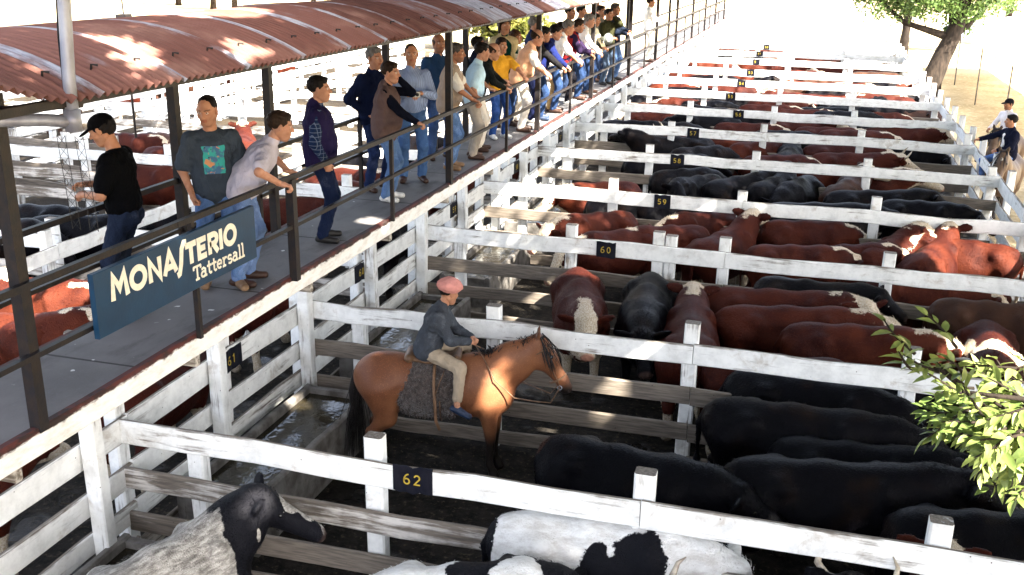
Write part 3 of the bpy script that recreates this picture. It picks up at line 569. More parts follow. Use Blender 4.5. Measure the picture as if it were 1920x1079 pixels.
# ------------------------------------------------------------------ people
def M_skin(name, c, stub):
    t = NT(name); v = t.vec(); n = t.noise(v, 18, 4); col = t.mix(t.ramp(n, .3, .7), c, (c[0] * .82, c[1] * .74, c[2] * .7))
    col = t.mix(t.math('MULTIPLY', t.attr('beard'), stub), col, (.05, .036, .03)); col = t.mix(t.attr('lip'), col, (c[0] * .62, c[1] * .36, c[2] * .36)); col = t.mix(t.attr('eyewhite'), col, (.55, .52, .48)); col = t.mix(t.math('MULTIPLY', t.attr('dark'), .6), col, (.012, .009, .008))
    return t.fin(col, .55, t.bump(t.noise(v, 90, 3), .0015), 0, .2)
SKIN = [M_skin('skin_tan', (.43, .215, .13), .2), M_skin('skin_light', (.44, .23, .15), .12), M_skin('skin_dark_tan', (.33, .155, .09), .4)]
CL = {}
def cloth(hexc, kind='plain'):
    if (hexc, kind) in CL: return CL[(hexc, kind)]
    c = lin(hexc)[:3]; t = NT(kind + '_cloth'); v = t.vec(rnd=True); n = t.noise(v, 7, 4, .6); w = t.noise(t.vec((1, 1, .45), rnd=True), 16, 3, .55, .6); wv = t.noise(v, 160, 2)
    col = t.mix(t.ramp(n, .3, .75), c, tuple(x * .78 for x in c)); rough = .9
    if kind == 'denim':
        col = t.mix(t.ramp(t.noise(v, 5, 4, .6), .52, .75), col, tuple(min(1, x * 1.8 + .03) for x in c)); col = t.mix(t.ramp(wv, .4, .7), col, tuple(x * .7 for x in c))
    if kind in ('plaid', 'stripe'):
        sep = t.add('ShaderNodeSeparateXYZ'); t.put(sep.inputs[0], t.vec()); y = t.math('SINE', t.math('MULTIPLY', t.math('ADD', sep.outputs[1], t.math('MULTIPLY', sep.outputs[0], .6)), 150 if kind == 'plaid' else 330))
        if kind == 'plaid':
            z = t.math('SINE', t.math('MULTIPLY', sep.outputs[2], 150)); col = t.mix(t.math('MULTIPLY', t.ramp(t.math('MAXIMUM', y, z), .86, .97), .55), col, (.22, .27, .38))
        else: col = t.mix(t.math('MULTIPLY', t.ramp(y, .2, .8), .45), col, tuple(min(1, x * 1.7) for x in c))
    CL[(hexc, kind)] = t.fin(col, rough, t.bump(wv, .0012, 1, t.bump(w, .03, .9)), 0, .05); return CL[(hexc, kind)]
def M_hair(name, c):
    return simple(name, c, tuple(x * .45 for x in c), 30, .6, .008, 70, 0, .12, (1, 1, .3))
HAIR = {k: M_hair(k + '_hair', c) for k, c in (('black', (.010, .008, .008)), ('brown', (.028, .016, .010)), ('grey', (.20, .19, .185)), ('greying', (.075, .066, .06)), ('auburn', (.085, .04, .022)))}
SHOE = {k: simple(k + '_shoe', c, None, 20, .5, .002) for k, c in (('brown', (.045, .02, .013)), ('white', (.7, .7, .68)), ('black', (.014, .013, .014)), ('navy', (.02, .035, .075)), ('tan', (.22, .13, .07)))}

def head_base():
    s = SDF(); s.ell((-.018, 0, .035), (.098, .076, .088), .02).ell((.025, 0, -.03), (.068, .062, .085), .03).ell((.045, 0, -.088), (.040, .036, .030), .03)
    for q in (1, -1):
        s.cone((-.03, q * .05, -.05), (.045, q * .022, -.095), .022, .020, .03).ell((.052, q * .045, -.022), (.026, .022, .022), .02)
        s.ell((-.008, q * .080, -.002), (.022, .008, .033), .006, rotm((0, 0, 1), q * .35))
        s.ell((.088, q * .033, .010), (.020, .017, .011), .012, op='s')
        s.ell((.068, q * .032, .010), (.0155, .0155, .0125), .003)
    s.cone((.076, .026, .030), (.076, -.026, .030), .013, .013, .015).cone((.084, 0, .018), (.110, 0, -.022), .008, .0125, .012)
    for q in (1, -1): s.ell((.098, q * .011, -.026), (.010, .008, .008), .006)
    s.ell((.083, 0, -.053), (.014, .023, .006), .006).ell((.082, 0, -.064), (.014, .021, .0075), .006)
    V, Q = s.mesh(.0062, 1); x, y, z = V.T
    ey = np.minimum(np.hypot(y - .032, z - .010), np.hypot(y + .032, z - .010)); dark = ((np.minimum(np.hypot(y - .030, z - .010), np.hypot(y + .030, z - .010)) < .0065) & (x > .05)) | ((np.abs(z - .034 + .004 * np.abs(np.abs(y) - .035) / .02) < .0055) & (np.abs(np.abs(y) - .034) < .021) & (x > .055))
    ew = (ey < .0115) & (np.abs(z - .010) < .007) & (x > .05) & ~dark
    lip = (np.abs(z + .0585) < .0125) & (np.abs(y) < .024) & (x > .068)
    beard = sstep(-z, .035, .055) * (x > -.02) * (1 - lip); mous = (np.abs(z + .043) < .008) & (np.abs(y) < .03) & (x > .06)
    return V, Q, {'dark': dark * 1., 'eyewhite': ew * 1., 'lip': lip * .8, 'beard': np.maximum(beard, mous * 1.)}
HEAD = head_base()
def hair_mesh(style):
    s = SDF(); nz = .004
    if style == 'bald': s.ell((-.022, 0, .030), (.103, .083, .090), 0).cut((-.45, 0, -1), -.048, .008).cut((-1.0, 0, .55), -.035, .01)
    elif style == 'crop': s.ell((-.024, 0, .040), (.097, .0785, .088), 0).cut((-.85, 0, 1), -.010, .008); nz = .001
    elif style == 'long':
        s.ell((-.022, 0, .042), (.107, .088, .094), .02).cut((-.80, 0, 1), -.012, .01)
        s.cone((-.075, .0, .02), (-.07, 0, -.13), .068, .05, .03, (0, 1, 0), 1.25).cone((.01, .08, .06), (-.01, .085, -.10), .022, .018, .02).cone((.01, -.08, .06), (-.01, -.085, -.10), .022, .018, .02)
    elif style == 'cap':
        s.ell((-.018, 0, .042), (.107, .087, .086), 0).cut((-.10, 0, 1), .022, .004).ell((.118, 0, .034), (.070, .066, .010), .012, rotm((0, 1, 0), .22)); nz = 0
    elif style == 'beret':
        s.cone((.0, 0, .040), (-.01, 0, .070), .094, .105, .02).ell((-.015, -.005, .088), (.142, .130, .080), .03, rotm((0, 1, 0), -.06)).ell((.085, .02, .072), (.07, .085, .035), .03).cut((-.15, 0, 1), .022, .004); nz = .0025
    elif style == 'fullback': s.ell((-.022, 0, .025), (.104, .083, .10), .02).cut((-1.35, 0, 1), -.035, .01)
    else: s.ell((-.030, 0, .046), (.103, .0855, .093), .02).ell((.030, .012, .100), (.05, .05, .022), .03).cut((-.85, 0, 1), -.016, .012)
    return s.mesh(.0075, 1, nz, 60, 3)
HCACHE = {}
def hand_mesh(pose):
    """right hand, wrist at origin, fingers along +x, back of the hand +z, thumb side +y"""
    s = SDF(); s.ell((.045, 0, 0), (.052, .040, .016), .01).cone((-.03, 0, 0), (.02, 0, 0), .024, .026, .02, (0, 1, 0), 1.15).cone((.03, .026, -.004), (.03, -.026, -.004), .015, .013, .012)
    curls = {'grip': (.95, 1.0, .7), 'relax': (.35, .45, .3), 'fist': (1.25, 1.4, .9), 'hold': (.6, .75, .5)}[pose]
    for i, (y, ln) in enumerate(((.029, .078), (.010, .088), (-.010, .082), (-.028, .064))):
        p = np.array([.086 - .004 * abs(i - 1), y, .002]); a = .05; segs = (ln * .45, ln * .31, ln * .24); rr = (.0098, .0088, .0078, .0066)
        for j in range(3):
            a += curls[j] * (1 + .06 * (i - 1)); q = p + segs[j] * np.array([math.cos(a), .06 * (1.5 - i) * .3, -math.sin(a)]); s.cone(p, q, rr[j], rr[j + 1], .004); p = q
    s.cone((.020, .026, -.006), (.052, .050, -.020), .014, .0105, .01).cone((.052, .050, -.020), (.078, .048 if pose != 'relax' else .058, -.030), .0105, .0085, .004)
    return s.mesh(.0052, 1)
def get_hand(p):
    if p not in HCACHE: HCACHE[p] = hand_mesh(p)
    return HCACHE[p]
def ik(S, T, l1, l2, hint):
    d = T - S; L = np.linalg.norm(d); mx = (l1 + l2) * .995
    if L > mx: T = S + d / L * mx; d = T - S; L = mx
    a = (l1 * l1 - l2 * l2 + L * L) / (2 * L); hh = math.sqrt(max(l1 * l1 - a * a, 1e-6)); u = d / L; h = np.array(hint, float); h -= u * (h @ u); h = nrm(h)
    return S + u * a + h * hh, T
def frame(x, zhint):
    x = nrm(x); z = np.array(zhint, float); z = z - x * (z @ x); z = nrm(z); return np.stack([x, np.cross(z, x), z], 1)
def person(pos, hd, label, h=1.74, lean=0, yaw=0, pitch=0, roll=0, rh=('hang',), lh=('hang',), top=('shirt', '#8899aa', 'plain'), over=None, legs=('#304060', 'denim'), shoe='brown', hair=('short', 'brown'), skin=0, fat=0, belt=False, feet=((.02, .12), (.0, -.12)), sit=None, res=.015, group=None, rail=None, sleeve=1.0, hem=.10, collar=True, tilt=0):
    s = h / 1.75; hdr = math.radians(hd); root = thing('person', tuple(pos), hdr); tag(root, label, 'person', group)
    le = math.radians(lean); Rt = rotm((0, 0, 1), 0) @ rotm((0, 1, 0), le) @ rotm((1, 0, 0), math.radians(tilt))
    Pv = np.array([-.10 * math.sin(le) - (0.02), 0, .94]) if sit is None else np.array(sit['pelvis'], float) / s
    T = lambda x, y, z: Pv + Rt @ np.array([x, y, z])
    chest, neck = T(.0, 0, .33), T(-.01, 0, .52); Rh = rotm((0, 0, 1), math.radians(yaw)) @ rotm((0, 1, 0), le * .55 + math.radians(pitch)) @ rotm((1, 0, 0), math.radians(roll))
    hc = neck + Rt @ np.array([.025, 0, .055]) + Rh @ np.array([.02, 0, .115])
    J = {}
    for q, nm in ((1, 'l'), (-1, 'r')):
        sh = T(.0, q * .180, .440); spec = lh if q == 1 else rh; k = spec[0]; hint = (-.35, q * .6, -.7); pose = 'relax'; fd = None; back = (0, q * 1., .2)
        if k == 'hang': tgt = Pv + np.array([.04, q * .27, -.12]); hint = (-1, q * .3, 0); fd = (.1, 0, -1); back = (0, q, 0)
        elif k == 'rail':
            dx = rail if rail else .38; tgt = np.array([dx - .05, q * (spec[1] if len(spec) > 1 else .25), .985 / s]); pose = 'grip'; fd = (1, 0, -.25); back = (0, 0, 1); hint = (-.3, q * 1., -.2)
        elif k == 'elbow':  # forearms resting over the rail
            dx = rail if rail else .38; tgt = np.array([dx + .06, q * (spec[1] if len(spec) > 1 else .12), .99 / s]); pose = 'hold'; fd = (1, 0, -.5); back = (0, q * .3, 1); hint = (-.2, q * 1., -.1)
        elif k == 'pocket': tgt = Pv + np.array([.08, q * .205, -.05]); hint = (-.8, q * .8, 0); fd = (.25, -q * .15, -1); back = (0, q, 0); pose = 'fist'
        elif k == 'hip': tgt = Pv + np.array([.05, q * .19, .06]); hint = (-.5, q * 1., 0); fd = (.8, -q * .4, -.3); back = (0, q, .3); pose = 'fist'
        elif k == 'ear': tgt = hc + Rh @ np.array([.045, q * .115, -.06]); hint = (.6, q * .25, -1); fd = (-.25, -q * .15, 1); back = (.2, q, 0); pose = 'hold'
        else: tgt = Pv + np.array(spec[1:4]); fd = spec[4] if len(spec) > 4 else None; back = spec[5] if len(spec) > 5 else (0, q * .6, .8); pose = spec[6] if len(spec) > 6 else 'hold'; hint = (-.5, q * .7, -.6)
        el, wr = ik(sh, np.array(tgt, float), .285, .255, hint); fd = (wr - el) if fd is None else np.array(fd, float)
        J[nm] = dict(sh=sh, el=el, wr=wr, fd=nrm(fd), back=back, pose=pose)
        hip = Pv + np.array([0, q * .088, -.02])
        if sit is None:
            fx, fy = feet[0 if q == 1 else 1]; an = np.array([fx - .02, fy, .085]); kn, an = ik(hip, an, .44, .43, (1, q * .15, 0)); toe = nrm((1, q * .22, 0))
        else: kn, an = ik(hip, np.array(sit['foot'][0 if q == 1 else 1], float) / s, .46, .44, sit['hint'][0 if q == 1 else 1]); toe = nrm(sit.get('toe', (1, 0, -.15)))
        J[nm].update(hip=hip, kn=kn, an=an, toe=toe)
    def trunk(S, g, z0=.0, zt=.50, k=.05, sh=True):
        sw = 1.42
        S.cone(T(0, 0, z0), T(0, 0, .14), .118 + g + fat * .018, .112 + g + fat * .03, k, Rt[:, 1], 1.36).cone(T(.0, 0, .14), T(0, 0, .36), .110 + g + fat * .03, .122 + g, k, Rt[:, 1], sw).cone(T(0, 0, .36), T(-.012, 0, zt - .05), .120 + g, .072 + g, k, Rt[:, 1], 1.62)
        if fat > 0: S.ell(T(.055 + .02 * fat, 0, .12), (.09 + g + fat * .02, .13 + g, .13 + g), .08)
        if sh:
            for nm in 'lr': S.ell(J[nm]['sh'] + Rt @ np.array([0, 0, -.012]), (.050 + g, .048 + g, .050 + g), .06)
    # skin: one continuous body, head and hands
    B = SDF(); trunk(B, -.012); B.cone(neck + Rt @ np.array([0, 0, -.05]), hc + Rh @ np.array([-.02, 0, -.05]), .062, .056, .04)
    for nm in 'lr':
        j = J[nm]; B.cone(j['sh'], j['el'], .050, .041, .03).cone(j['el'], j['wr'], .042, .027, .02); B.cone(j['hip'], j['kn'], .080, .054, .04).cone(j['kn'], j['an'], .052, .036, .02).cone(j['an'] - (0, 0, .03), j['an'] + j['toe'] * .12 - (0, 0, .045), .036, .026, .02)
    V, Q = B.mesh(res); A = {k: [np.zeros(len(V))] for k in ('dark', 'eyewhite', 'lip', 'beard')}; Vs, Qs, n = [V], [Q], len(V)
    hv = HEAD[0] * 1.06 @ Rh.T + hc; Vs.append(hv); Qs.append(HEAD[1] + n); n += len(hv)
    for k in A: A[k].append(HEAD[2][k])
    for nm in 'lr':
        j = J[nm]; hV, hQ = get_hand(j['pose']); Fm = frame(j['fd'], j['back']); hV2 = hV * np.array([1, 1 if nm == 'r' else -1, 1]); hQ2 = hQ if nm == 'r' else hQ[:, ::-1]
        Vs.append(hV2 @ Fm.T + j['wr'] - Fm[:, 0] * .0); Qs.append(hQ2 + n); n += len(hV)
        for k in A: A[k].append(np.zeros(len(hV)))
        j['palm'] = j['wr'] + Fm @ np.array([.085, .0, -.03])
    link('body', mesh_np('body', np.concatenate(Vs) * s, np.concatenate(Qs), True, {k: np.concatenate(a) for k, a in A.items()}), SKIN[skin], root)
    def dress(S, name, mat, ns=.005, r=None):
        V, Q = S.mesh(r or res, 1, ns, 24, len(name)); return link(name, mesh_np(name, V * s, Q), mat, root)
    # trousers, belt, shoes
    S = SDF(); S.ell(Pv + (-.005, 0, -.01), (.125 + .02 * fat, .168 + .012 * fat, .12), .05)
    if sit is None: S.cone(Pv + (-.03, .06, -.05), Pv + (-.03, -.06, -.05), .10, .10, .05)
    for nm in 'lr':
        j = J[nm]; S.cone(j['hip'], j['kn'], .096, .072, .03).cone(j['kn'], j['an'] + (np.array([0, 0, .015]) if sit is None else (j['kn'] - j['an']) * .22), .071, .062 if sit is None else .058, .03)
    dress(S, 'trousers', cloth(*legs), .006)
    for nm in 'lr':
        j = J[nm]; S = SDF(); a = j['an']; t_ = j['toe']; dn = np.array([0, 0, -1.]); S.cone(a + dn * .035 - t_ * .045, a + dn * .050 + t_ * .15, .040, .036, .02, np.cross(t_, dn), 1.15).cone(a + dn * .02, a + dn * .04 + t_ * .06, .042, .04, .02)
        if sit is None: S.cut((0, 0, 1), .004, .004)
        V, Q = S.mesh(.011, 1); link('shoe', mesh_np('shoe', V * s, Q), SHOE[shoe], root)
    if belt:
        S = SDF(); S.cone(T(0, 0, .055), T(0, 0, .085), .128 + .02 * fat, .128 + .02 * fat, .01, Rt[:, 1], 1.38).cut(Rt[:, 2], Rt[:, 2] @ T(0, 0, .05)).cut(-Rt[:, 2], -Rt[:, 2] @ T(0, 0, .092)); dress(S, 'belt', SHOE['black'], 0)
    # shirt
    kind, colr, pat = top; S = SDF(); g = .012 if kind != 'jacket' else .026; trunk(S, g, -hem + .10)
    S.cone(T(0, 0, .1), T(0, 0, -hem + .08), .122 + g + .03 * fat, .128 + g, .04, Rt[:, 1], 1.36)
    for nm in 'lr':
        j = J[nm]
        if sleeve >= 1: S.cone(j['sh'], j['el'], .056 + g * .6, .048 + g * .6, .04).cone(j['el'], j['wr'] + (j['el'] - j['wr']) * .06, .049 + g * .6, .035 + g * .5, .02)
        else: S.cone(j['sh'], j['sh'] + (j['el'] - j['sh']) * sleeve, .056 + g, .060 + g, .04)
    if collar: S.cone(neck + Rt @ np.array([-.005, 0, -.03]), neck + Rt @ np.array([.0, 0, .015]), .070 + g * .4, .064 + g * .4, .02)
    dress(S, {'tee': 'tee_shirt', 'jacket': 'jacket', 'sweater': 'sweater'}.get(kind, 'shirt'), cloth(colr, pat))
    if over:
        nm_, colr, pat = over; S = SDF(); trunk(S, .030, -.04); S.cone(T(0, 0, .1), T(0, 0, -.03), .150 + .03 * fat, .150, .04, Rt[:, 1], 1.34)
        S.cone(neck + Rt @ np.array([-.03, 0, -.03]), neck + Rt @ np.array([-.02, 0, .02]), .080, .074, .02)
        if nm_ == 'open_vest': S.ell(T(.17, 0, .25), (.10, .075, .42), .03, Rt, op='s')
        if nm_ == 'shirt_front': S = SDF(); S.cone(T(.115, 0, .40), T(.125 + fat * .02, 0, .05), .045, .06, .03, Rt[:, 1], 1.2)
        dress(S, 'shirt_front' if nm_ == 'shirt_front' else 'vest', cloth(colr, pat), .006)
    # hair or headwear
    st, hcx = hair
    def on_head(nm, style, mat):
        if ('h', style) not in HCACHE: HCACHE[('h', style)] = hair_mesh(style)
        V, Q = HCACHE[('h', style)]; return link(nm, mesh_np(nm, (V * 1.06 @ Rh.T + hc) * s, Q), mat, root)
    if st in ('cap', 'beret'):
        on_head(st, st, cloth(hcx, 'felt')); on_head('hair', 'fullback' if st == 'cap' else 'crop', HAIR['black'])
    elif st: on_head('hair', st, HAIR[hcx])
    Mw = Matrix.Translation(Vector(pos)) @ Matrix.Rotation(hdr, 4, 'Z')
    W_ = lambda p: np.array(Mw @ Vector(np.array(p) * s))
    return root, {'palm_l': W_(J['l']['palm']), 'palm_r': W_(J['r']['palm']), 'head': W_(hc), 'T': lambda x, y, z: W_(T(x, y, z)), 'loc': lambda x, y, z: T(x, y, z) * s, 'Rt': Rt}
# ------------------------------------------------------------------ horses
def M_horse(name, c1, c2, pts):
    t = NT(name); v = t.vec(); n = t.noise(v, 2.4, 4, .5); hair = t.noise(t.vec((1, 1.5, 1)), 70, 3, .6)
    c = t.mix(t.ramp(n, .35, .7), c1, c2); c = t.mix(t.ramp(hair, .5, .8), c, tuple(x * 1.35 for x in c1)); c = t.mix(t.attr('points'), c, pts); c = t.mix(t.attr('star'), c, (.6, .56, .5))
    return t.fin(c, .45, t.bump(hair, .004, .7, t.bump(n, .012, .5)), 0, .2)
H_POLL = np.array([1.14, 0, 1.67]); H_MUZ = np.array([1.47, 0, 1.10])
def horse_mesh(h=.02):
    s = SDF(); s.ell((0, 0, 1.07), (.66, .295, .33), .1).ell((-.56, 0, 1.19), (.38, .275, .28), .12).ell((.46, 0, 1.08), (.36, .25, .35), .12)
    s.cone((.40, 0, 1.36), (-.05, 0, 1.30), .10, .09, .12).cone((-.05, 0, 1.30), (-.72, 0, 1.33), .09, .11, .12).ell((-.82, 0, 1.18), (.14, .17, .18), .1)
    for q in (1, -1):
        s.cone((-.66, q * .14, 1.10), (-.58, q * .16, .74), .215, .12, .1).cone((-.58, q * .16, .76), (-.76, q * .14, .53), .115, .064, .05).cone((-.78, q * .14, .55), (-.74, q * .14, .18), .060, .043, .03)
        s.cone((-.74, q * .14, .18), (-.69, q * .14, .08), .050, .045, .02).cone((-.69, q * .14, .07), (-.67, q * .14, .02), .055, .066, .02)
        f = .02 * q; s.ell((.60, q * .15, 1.0), (.13, .10, .2), .08).cone((.60 + f, q * .15, .92), (.63 + f, q * .14, .52), .125, .066, .06).cone((.63 + f, q * .14, .53), (.62 + f, q * .14, .18), .058, .042, .025)
        s.cone((.62 + f, q * .14, .18), (.66 + f, q * .14, .08), .050, .045, .02).cone((.66 + f, q * .14, .07), (.68 + f, q * .14, .02), .055, .066, .02)
    s.ell((.72, 0, .98), (.14, .19, .18), .1)
    d = nrm(H_MUZ - H_POLL); up = np.array([-d[2], 0, d[0]]); m1 = np.array([.84, 0, 1.40])
    s.cone((.50, 0, 1.16), m1, .31, .225, .12, (0, 1, 0), .64).cone(m1, H_POLL + (-.04, 0, -.09), .225, .155, .08, (0, 1, 0), .66)
    s.cone(H_POLL + d * .02 - up * .02, H_POLL + d * .22 - up * .035, .105, .128, .05, (0, 1, 0), .86).cone(H_POLL + d * .22 - up * .035, H_MUZ - d * .12, .120, .075, .06, (0, 1, 0), .84)
    s.ell(H_POLL + d * .20 - up * .10, (.12, .08, .11), .05).cone(H_MUZ - d * .12, H_MUZ - d * .01, .070, .072, .04, (0, 1, 0), .92).ell(H_MUZ - up * .05 - d * .0, (.04, .045, .032), .03)
    for q in (1, -1):
        e0 = H_POLL + np.array([-.02, q * .055, .03]); e1 = e0 + np.array([.035, q * .04, .16]); s.cone(e0, (e0 + e1) / 2, .030, .034, .02, (1, 0, 0), .6).cone((e0 + e1) / 2, e1, .034, .008, .01, (1, 0, 0), .6)
        s.ell(H_POLL + d * .20 + up * .045 + (0, q * .075, 0), (.035, .022, .025), .02); s.ell(H_MUZ + d * .01 + up * .02 + (0, q * .04, 0), (.018, .014, .02), .012, op='s')
    V, Q = s.mesh(h, 2)
    pts = np.max([1 - sstep(V[:, 2], .42, .72), 1 - sstep(np.linalg.norm(V - (H_MUZ - up * .02), axis=1), .06, .13), .0 * V[:, 0]], 0); pts = np.maximum(pts, ((V[:, 2] > 1.72) & (V[:, 0] < 1.3)) * .5)
    star = 1 - sstep(np.linalg.norm((V - (H_POLL + d * .14 + up * .09)) * (1, 1.5, .7), axis=1), .018, .035)
    return mesh_np('horse_body', V, Q, True, {'points': pts, 'star': star}), d, up
def strands(mb, root, flow, n, L, w, jit=.02):
    for _ in range(n):
        p = np.array(root(), float); pts = [p]; f = np.array(flow, float) + RNG.normal(0, .12, 3)
        for i in range(1, 5): pts.append(pts[-1] + f * L * RNG.uniform(.8, 1.2) / 4 + np.array([0, 0, -.03 * i * L]) + RNG.normal(0, jit, 3) * .5)
        mb.tube(pts, [w, w, w * .9, w * .6, w * .15], 4, .5)
M_MANE = simple('black_horse_hair', (.006, .005, .006), (.014, .011, .010), 30, .5, .004, 90, 0, .2)
def horse(pos, hd, label, mat, full=True, sc=1.0):
    me, d, up = HORSE; o = link('horse', me, mat); o.location = pos; o.rotation_euler = (0, 0, math.radians(hd)); o.scale = (sc, sc, sc); tag(o, label, 'horse')
    if not full:
        o.material_slots[0].link = 'OBJECT'; o.material_slots[0].material = mat
    mb = MB(); crest = [(.36, 0, 1.47), (.66, 0, 1.575), (.88, 0, 1.645), (1.12, 0, 1.745)]
    def r():
        k = RNG.uniform(0, 2.999); i = int(k); a, b = np.array(crest[i]), np.array(crest[i + 1]); return a + (b - a) * (k - i) + (0, RNG.normal(0, .012), -.02)
    strands(mb, r, (-.1, -.5, .15), 700, .10, .008); strands(mb, r, (-.1, .5, .2), 400, .09, .008)
    mb.build('mane', M_MANE, o, True)
    mb = MB(); strands(mb, lambda: H_POLL + (RNG.uniform(-.02, .06), RNG.normal(0, .03), .07), (.45, -.35, -.9), 60, .30, .009); strands(mb, lambda: H_POLL + (RNG.uniform(-.02, .05), RNG.normal(0, .03), .07), (.6, .1, -.9), 60, .26, .009); mb.build('forelock', M_MANE, o, True)
    mb = MB(); strands(mb, lambda: np.array([-.93, 0, 1.24]) + RNG.normal(0, .016, 3), (-.04, 0, -1), 90, .80, .010, .015); mb.tube([(-.86, 0, 1.30), (-.94, 0, 1.22), (-.99, 0, 1.0), (-1.0, 0, .7)], [.05, .05, .055, .02], 8); mb.build('tail', M_MANE, o, True)
    for q in (1, -1):
        b = bmesh.new(); bmesh.ops.create_icosphere(b, subdivisions=2, radius=.024, matrix=Matrix.Translation(Vector(H_POLL + d * .205 + up * .05 + (0, q * .092, 0)))); em = bpy.data.meshes.new('eye'); b.to_mesh(em); b.free(); link('eye', em, M_EYE, o)
    return o
def strap_ring(mb, c, ax, u, ru, rv, r=.014, n=24, flat=.45):
    ax, u = nrm(ax), nrm(u); v = np.cross(ax, u); mb.tube([np.array(c) + u * ru * math.cos(a) + v * rv * math.sin(a) for a in np.linspace(0, 2 * math.pi, n + 1)], r, 6, flat)
def tack(pos, hd, hands, label_b, label_s):
    d = nrm(H_MUZ - H_POLL); up = np.array([-d[2], 0, d[0]]); b = thing('bridle', pos, math.radians(hd)); tag(b, label_b, 'bridle')
    mb = MB(); strap_ring(mb, H_MUZ - d * .17 - up * .03, d, up, .105, .088); strap_ring(mb, H_POLL + d * .09 - up * .03, d * .9 - up * .15, up, .135, .112)
    for q in (1, -1): mb.tube([H_POLL + d * .05 + (0, q * .100, 0), H_POLL + d * .28 - up * .02 + (0, q * .098, 0), H_MUZ - d * .17 - up * .03 + (0, q * .078, 0), H_MUZ - d * .07 - up * .055 + (0, q * .062, 0)], .013, 6, .5)
    mb.build('headstall', M_LEATHER, b, True)
    mb = MB(); bit = H_MUZ - d * .07 - up * .055
    for q in (1, -1): strap_ring(mb, bit + (0, q * .066, 0), (0, 1, 0), d, .024, .024, .006, 14, 1)
    mb.tube([bit + (0, -.07, 0), bit + (0, .07, 0)], .006); mb.build('bit', M_GALV, b, True)
    hl = np.array(hands); mb = MB()
    for q in (1, -1):
        a = bit + (0, q * .07, 0); sag = np.array([[a[0] - .10, q * .13, a[2] - .16], [1.10, q * .20, 1.02], [.88, q * .26, 1.08], [.66, q * .25, 1.28], [.52, q * .12, 1.50]]); mb.tube([a, *sag, hl], .012, 6, .5)
    mb.build('reins', M_LEATHER, b, True)
    # sheepskin saddle with its girth and stirrup straps
    sd_ = thing('sheepskin_saddle', pos, math.radians(hd)); tag(sd_, label_s, 'saddle')
    S = SDF(); S.ell((0, 0, 1.07), (.70, .325, .365), .05).cone((.30, 0, 1.33), (-.40, 0, 1.31), .13, .125, .08); S.cut((1, 0, .16), -.47 + .16 * 1.1, .03).cut((-1, 0, .05), -.21 + .055, .03).cut((0, 0, 1), .76, .03)
    V, Q = S.mesh(.018, 1, .010, 70, 5); t = NT('dark_brown_sheepskin'); v = t.vec(); n = t.noise(v, 22, 6, .75); c = t.mix(t.ramp(n, .35, .7), (.026, .017, .014), (.12, .092, .08)); m_ = t.fin(c, .95, t.bump(n, .03, 1), 0, .1, **{'Sheen Weight': .4})
    fl = link('fleece', mesh_np('fleece', V, Q), m_, sd_); cx = V[:, None]
    me = fl.data; Nn = np.zeros(len(V) * 3, np.float32); me.vertices.foreach_get('normal', Nn); Nn = Nn.reshape(-1, 3); mb = MB()
    for i in RNG.choice(len(V), min(4200, len(V)), False):
        if abs(V[i][1]) < .08: continue
        p = V[i]; t1 = nrm(Nn[i] + RNG.normal(0, .55, 3) + (0, 0, -.5)); sv = nrm(np.cross(t1, RNG.normal(0, 1, 3))) * .009; mb.geo([p - sv, p + sv, p + t1 * RNG.uniform(.018, .042)], [(0, 1, 2)])
    mb.build('fleece_tufts', m_, fl)
    mb = MB(); yz = lambda a, g=0: (0, (.335 + g) * math.cos(a), 1.07 + (.375 + g) * math.sin(a))
    mb.tube([np.array(yz(a)) + (.05, 0, 0) for a in np.linspace(-.5 * math.pi - 1.5, -.5 * math.pi + 1.5, 20)] , .022, 6, .3); mb.build('girth', M_LEATHER, sd_, True)
    mb = MB()
    for q in (1, -1): mb.tube([(-.02, q * .16, 1.44), (-.015, q * .345, 1.25), (.0, q * .385, 1.05), (.01, q * .375, .82), (.05, q * .36, .70)], .018, 6, .35); mb.tube([(.0, q * .375, 1.12), (.06, q * .37, 1.3), (.10, q * .30, 1.40)], .014, 6, .35)
    mb.build('stirrup_strap', simple('tan_strap', (.20, .11, .06), None, 12, .6), sd_, True)
    mb = MB(); S = SDF(); S.cone((.22, -.12, 1.47), (.22, .12, 1.47), .05, .05, .04).cone((-.32, -.14, 1.47), (-.32, .14, 1.47), .05, .05, .04).ell((-.05, 0, 1.44), (.30, .17, .06), .05); V, Q = S.mesh(.014, 1); link('seat', mesh_np('seat', V, Q), M_LEATHER, sd_)
# ------------------------------------------------------------------ trees
def M_leaf(name, c1, c2, trans=.35):
    t = NT(name); oi = t.vec((1, 1, 1)); n = t.noise(oi, 2.5, 3); f = t.noise(oi, 23, 2); c = t.mix(t.ramp(n, .35, .65), c1, c2); c = t.mix(t.ramp(f, .45, .75), c, tuple(min(1, x * 1.5) for x in c2))
    tr = t.add('ShaderNodeBsdfTranslucent'); t.put(tr.inputs[0], c); mx = t.add('ShaderNodeMixShader'); mx.inputs[0].default_value = trans
    t.fin(c, .4, None, 0, .4); t.t.links.new(t.b.outputs[0], mx.inputs[1]); t.t.links.new(tr.outputs[0], mx.inputs[2]); t.t.links.new(mx.outputs[0], t.out.inputs[0]); return t.m
LEAF = M_leaf('green_leaves', (.055, .105, .022), (.10, .15, .035)); LEAF2 = M_leaf('glossy_leaves', (.09, .145, .036), (.19, .225, .065), .3); LEAFY = M_leaf('yellow_green_leaves', (.12, .16, .03), (.22, .2, .05))
BARK = simple('rough_bark', (.034, .025, .019), (.013, .010, .008), 9, .95, .03, 14, 0, .15, (1, 1, .3))
